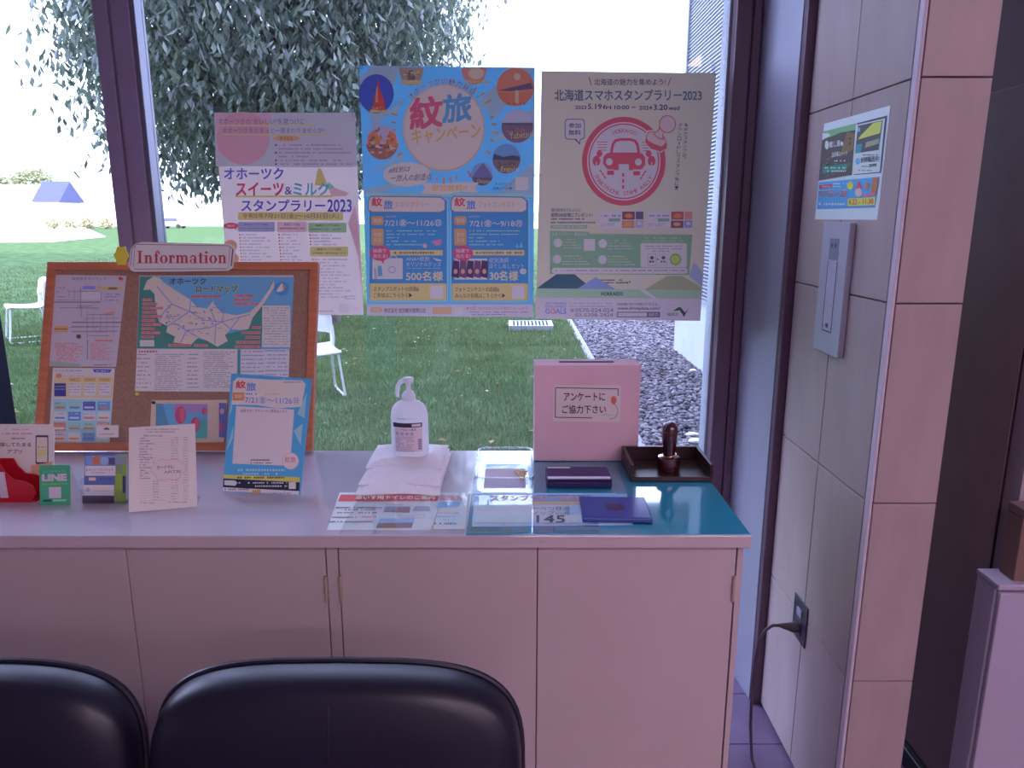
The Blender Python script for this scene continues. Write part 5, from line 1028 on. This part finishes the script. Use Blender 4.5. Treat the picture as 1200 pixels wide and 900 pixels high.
# white app card with red holder
ap = at_z(0, 589, CZ); AO = Vector((0, ap.y + .045, CZ)); AN = Vector((0, -1, .22)).normalized()
cs_ = [(-60, 583), (62, 583), (64, 508)] + [(57 + 7 * math.cos(q), 504 - 7 * math.sin(q)) for q in (.2, .6, 1.0, 1.4)] + [(-50, 497)]
S = Sheet('app_card', AO, AN, cs_, (184, 158, 186), 'white rounded app advertising card standing in a red holder', 'card', thick=.0015)
S.crop(0, 490, 8).fine(55, 107, 275, 12, (150, 110, 140)).fine(25, 145, 300, 18, (180, 100, 130)).fine(85, 190, 235, 16, (110, 80, 120)).text('探してたまる', 5, 228, 296, 266, (70, 46, 74), .02, 3).text('アプリ', 74, 292, 208, 330, (70, 46, 74), .02, 3)
S.rrect(335, 160, 455, 430, 14, (60, 44, 70), 2).rrect(345, 178, 447, 412, 8, (190, 160, 176), 3).rect(350, 290, 440, 350, (200, 170, 120), 4).fine(355, 270, 440, 10, (120, 90, 120), 4).rect(460, 220, 478, 400, (190, 170, 200), 2).poly([(430, 420), (495, 400), (480, 540), (300, 540), (290, 440)], (196, 130, 120), 2); S.q = None; S.done()
rh = thing('red_holder', 'glossy red plastic holder at the left end of the counter', 'holder', (at_z(20, 590, CZ).x, ap.y, CZ + .0005)); m_red = mat('red_plastic', (.55, .012, .03), .25, spec=.5)
def swoop(y0, y1):
    mb = MB(); P = [(-.26, 0), (.030, 0), (.044, .022), (.040, .040), (.020, .052), (-.005, .056), (-.022, .075), (-.030, .094), (-.26, .094)]
    n = len(P); vs = [(x, y0, z) for x, z in P] + [(x, y1, z) for x, z in P]
    mb.add(vs, [tuple(range(n)), tuple(range(2 * n - 1, n - 1, -1))] + [(i, n + i, n + (i + 1) % n, (i + 1) % n) for i in range(n)]); return mb
swoop(0, .004).build('front_panel', m_red, rh); swoop(.046, .050).build('back_panel', m_red, rh); MB().box(-.26, .040, .004, .046, 0, .004).build('base', m_red, rh)
for k, x in enumerate((-.066, -.040)):
    MB().box(x, x + .018, -.0012, 0, .012, .082 - k * .006).build('paper_tab', mat('tab_white', (.70, .62, .70), .6), rh)

# ================================================================== NAVY CHAIRS
m_vinyl = mat('navy_vinyl', (.010, .009, .024), .36, spec=.5, var=.1, scale=5, bump=.02); m_tubem = mat('chair_steel', (.45, .45, .5), .25, metal=.9)
def lobby_chair(label, cx):
    t = thing('lobby_chair', label, 'chair', (cx, 1.06, 0), group='navy chairs in front of the counter')
    hw2, hb = .310, .42; n = 64; out = []
    for k in range(n):
        q = 2 * math.pi * k / n; c, s_ = math.cos(q), math.sin(q); e = 2 / 4.2
        x = math.copysign(abs(c) ** e, c); z = math.copysign(abs(s_) ** e, s_); out.append((x, z))
    mb = MB(); vs = []; rings = ((1.0, .030, 0), (1.0, .010, 0), (.985, -.012, 0), (.95, -.028, 0), (.86, -.040, 0), (.6, -.048, 0), (.2, -.050, 0))
    zc = .80 - hb / 2
    for f, y, _ in rings:
        for x, z in out:
            dx = hw2 * x - (1 - f) * hw2 * x; dz = hb / 2 * z - (1 - f) * hw2 * z * (.66)
            vs.append((dx, y + .14 * (dz), zc + dz + .010 * (1 - x * x) * (z > 0)))
    fs = [(i * n + k, i * n + (k + 1) % n, (i + 1) * n + (k + 1) % n, (i + 1) * n + k) for i in range(len(rings) - 1) for k in range(n)]
    fs.append(tuple(range(n - 1, -1, -1))); fs.append(tuple((len(rings) - 1) * n + k for k in range(n)))
    mb.add(vs, fs); br = mb.build('backrest', m_vinyl, t, smooth=True)
    MB().tube([(hw2 * x * 1.003, .032 + .14 * hb / 2 * z, zc + hb / 2 * z * 1.004 + .010 * (1 - x * x) * (z > 0)) for x, z in out + out[:1]], .0055, None, 8).build('piping', m_vinyl, br, smooth=True)
    MB().tube([(0, -.0495 + .14 * d, zc + d) for d in (-.15, 0, .13)] + [(0, -.043 + .14 * .18, zc + .182), (0, -.030 + .14 * .2, zc + .203), (0, -.012 + .14 * .21, zc + .215)], .0016, None, 6).build('seam', m_vinyl, br)
    MB().box(-.30, .30, -.56, -.05, .36, .44, None, .03).build('seat', m_vinyl, t, smooth=True)
    for sx in (-1, 1):
        for y in (-.50, -.04): MB().tube([(sx * .26, y, .37), (sx * .27, y, .012)], .013, None, 10).build('leg', m_tubem, t, smooth=True); MB().lathe([(.017, 0), (.017, .014)], None, 12, (sx * .27, y, 0)).build('foot_cap', mat('rubber', (.02, .02, .02), .8), t)
        MB().tube([(sx * .20, .02, .33), (sx * .20, .03, .50), (sx * .2, .05, .62)], .012, None, 8).build('back_bar', m_tubem, t, smooth=True)
    return t
cx0 = at_y(388, 830, 1.06).x
lobby_chair('navy vinyl chair back with a centre seam, wholly in view before the cabinets', cx0); lobby_chair('navy vinyl chair back cut off by the lower left corner of the view', cx0 - .642)

# ================================================================== THINGS ON THE TILED WALL
WO = Vector((XT - .0008, 0, 0)); WN = (-1, 0, 0)
S = Sheet('wall_flyer', WO, WN, [(955, 257), (1028, 257.7), (1043.6, 123.5), (966, 145)], (190, 176, 214), 'white flyer with dark garden and bright blue pictures on the stone tiles', 'flyer', thick=.0008)
S.crop(945, 120, 6.209)
S.poly([(90, 570), (330, 528), (362, 152), (121, 213)], (78, 64, 76), 1).poly([(121, 213), (362, 152), (358, 200), (250, 220), (180, 250), (118, 270)], (96, 128, 110), 2).poly([(118, 275), (180, 240), (160, 222), (121, 225)], (190, 180, 210), 3).poly([(240, 400), (345, 340), (355, 230), (300, 210)], (110, 80, 66), 2)
for k in range(30):
    rr = random.Random(k); x, y = rr.uniform(110, 330), rr.uniform(260, 540); S.circ(x, y, rr.uniform(6, 16), rr.uniform(5, 12), rr.choice([(110, 82, 72), (60, 60, 60), (90, 90, 70), (124, 96, 90)]), 2.5, 8)
S.circ(153, 310, 14, 32, WHT, 4).text('癒し道', 170, 285, 250, 330, WHT, .03, 3, 12).circ(262, 300, 10, 16, WHT, 4).text('温泉郷スイーツ', 190, 365, 302, 398, WHT, .02, 3, 14).fine(190, 425, 285, 12, WHT)
S.poly([(120, 520), (300, 490), (302, 445), (124, 468)], (44, 104, 110), 3).fine(140, 476, 290, 12, WHT, 4).fine(132, 500, 290, 12, WHT, 4)
S.poly([(345, 528), (545, 512), (590, 95), (368, 152)], (66, 56, 92), 1).poly([(335, 524), (536, 506), (575, 115), (362, 165)], (172, 162, 190), 2).poly([(358, 372), (530, 345), (560, 130), (378, 170)], (74, 66, 84), 3).poly([(380, 270), (540, 225), (555, 135), (490, 150), (400, 240)], (170, 156, 70), 3.5).poly([(358, 372), (400, 365), (410, 300), (362, 310)], (60, 110, 140), 3.5).poly([(440, 290), (535, 262), (530, 300), (430, 330)], (130, 116, 110), 3.5).poly([(374, 215), (395, 212), (397, 180), (378, 184)], (110, 130, 200), 4)
S.text('好評販売中!', 402, 400, 535, 440, (60, 56, 80), .03, 3, 14).text('200', 458, 448, 515, 470, (60, 56, 80), .03, 3, 4).circ(378, 428, 18, 24, (96, 150, 216), 3).fine(410, 382, 525, 10, (90, 84, 110)).fine(380, 495, 480, 8, (90, 84, 110)).fine(408, 465, 455, 9, (90, 84, 110))
S.poly([(76, 778), (500, 765), (535, 540), (92, 582)], (62, 136, 216), 1).poly([(78, 770), (500, 757), (501, 748), (80, 762)], (80, 100, 190), 2).poly([(95, 628), (188, 618), (190, 594), (98, 602)], (200, 50, 70), 2).fine(118, 612, 182, 12, (220, 160, 180)).fine(195, 592, 300, 9, WHT).fine(195, 612, 250, 9, WHT).circ(322, 606, 23, 30, (216, 190, 70), 3, 14).circ(383, 655, 26, 32, (214, 160, 190), 3, 16).poly([(360, 630), (408, 620), (384, 566)], (200, 60, 90), 3.5).poly([(465, 680), (510, 670), (532, 545), (485, 550)], (150, 84, 60), 3).poly([(420, 620), (450, 640), (460, 590), (440, 580)], (160, 90, 70), 3).poly([(410, 675), (505, 655), (502, 675), (412, 690)], (200, 90, 150), 4)
S.text('スマコラティー2023', 94, 640, 298, 700, (228, 210, 220), .06, 3, 6).text('スマコラティー2023', 94, 642, 298, 698, (170, 40, 70), .0, 3, 6, lay=5).fine(92, 740, 285, 16, WHT).poly([(302, 756), (500, 748), (506, 688), (304, 700)], (214, 190, 90), 3).text('4.22 - 11.30', 312, 706, 492, 744, (180, 70, 60), .02, 3, 8, lay=5)
S.q = None; S.done()
# slim metal wall fixture
wf = thing('wall_fixture', 'slim pale metal holder plate fixed below the wall flyer', 'wall fixture', (XT - .0075, 1.845, 1.37)); m_fx = mat('fixture_enamel', (.50, .50, .60), .3, metal=.2)
MB().box(-.0075, .0072, -.075, .075, -.163, .158, None, .0015).build('body', m_fx, wf)
m_ln = mat('fixture_line', (.10, .10, .16), .5); m_fx2 = mat('fixture_inset', (.52, .50, .62), .25)
MB().box(-.0082, -.0076, -.026, .026, .068, .120, None).build('latch', mat('fixture_latch', (.24, .25, .33), .4), wf)
for y in (-.014, .006): MB().box(-.0088, -.0083, y, y + .009, .098, .108).build('latch_slot', m_ln, wf)
for y in (-.0275, .0255): MB().box(-.0082, -.0076, y, y + .002, -.105, .066).build('groove', m_ln, wf)
MB().box(-.0082, -.0076, -.0275, .0275, -.109, -.106).build('groove', m_ln, wf); MB().box(-.0080, -.0076, -.0245, .0245, -.104, .064).build('cover', m_fx2, wf); MB().box(-.0088, -.0082, -.006, .006, -.098, -.088).build('pull_tab', m_ln, wf)
# outlet, plug, cord
ol = thing('wall_outlet', 'dark metal power outlet plate low on the stone tiles', 'outlet', (XT - .0015, 1.872, .447)); m_op = mat('outlet_plate', (.10, .08, .13), .35, metal=.6)
MB().box(-.002, .001, -.047, .047, -.06, .06, None, .0012).build('plate', m_op, ol); MB().box(-.006, -.002, -.016, .016, .012, .034, None, .001).build('socket', mat('socket_grey', (.36, .33, .42), .4), ol); MB().box(-.004, -.002, -.018, .018, -.04, .004, None, .001).build('socket', mat('socket_dark', (.08, .07, .1), .4), ol)
cdg = thing('power_cord', 'brown grey power cord hanging from the outlet to the floor', 'cord', (.76, 1.87, .43)); m_cord = mat('cord_rubber', (.085, .065, .085), .45)
MB().tube([(.036, 0, -.004), (.020, 0, -.004), (.010, 0, -.002), (-.004, 0, 0), (-.016, 0, .002)], [.014, .014, .011, .008, .005], None, 12).build('plug', m_cord, cdg, smooth=True)
MB().tube([(-.014, 0, .002), (-.035, -.002, .003), (-.055, -.004, -.010), (-.07, -.006, -.04), (-.078, -.008, -.10), (-.080, -.01, -.20), (-.079, -.014, -.30), (-.074, -.03, -.40), (-.068, -.06, -.424), (-.06, -.14, -.4265), (-.08, -.24, -.4265)], .0045, None, 8).build('cable', m_cord, cdg, smooth=True)
# white cabinet and brown box at the right edge
wc = thing('white_cabinet', 'low lavender-white cabinet cut off by the right edge', 'cabinet', (1.075, 1.50, 0)); m_wc = mat('white_cab', (.46, .42, .54), .5)
MB().box(0, .45, .012, .078, 0, .735, None, .003).build('body', m_wc, wc); MB().box(-.002, .454, -.002, .080, .736, .75, None, .003).build('top', m_wc, wc); MB().box(.004, .446, -.002, .011, .03, .73, None, .003).build('door', m_wc, wc)
bb = thing('brown_box', 'brown carton standing on the white cabinet at the right edge', 'box', (1.115, 1.515, .7505)); m_bb = mat('carton', (.22, .13, .11), .7, var=.08, scale=8)
MB().box(0, .3, 0, .05, 0, .15, None, .002).build('body', m_bb, bb); MB().box(-.002, .302, -.002, .052, .151, .17, None, .002).build('lid', m_bb, bb)
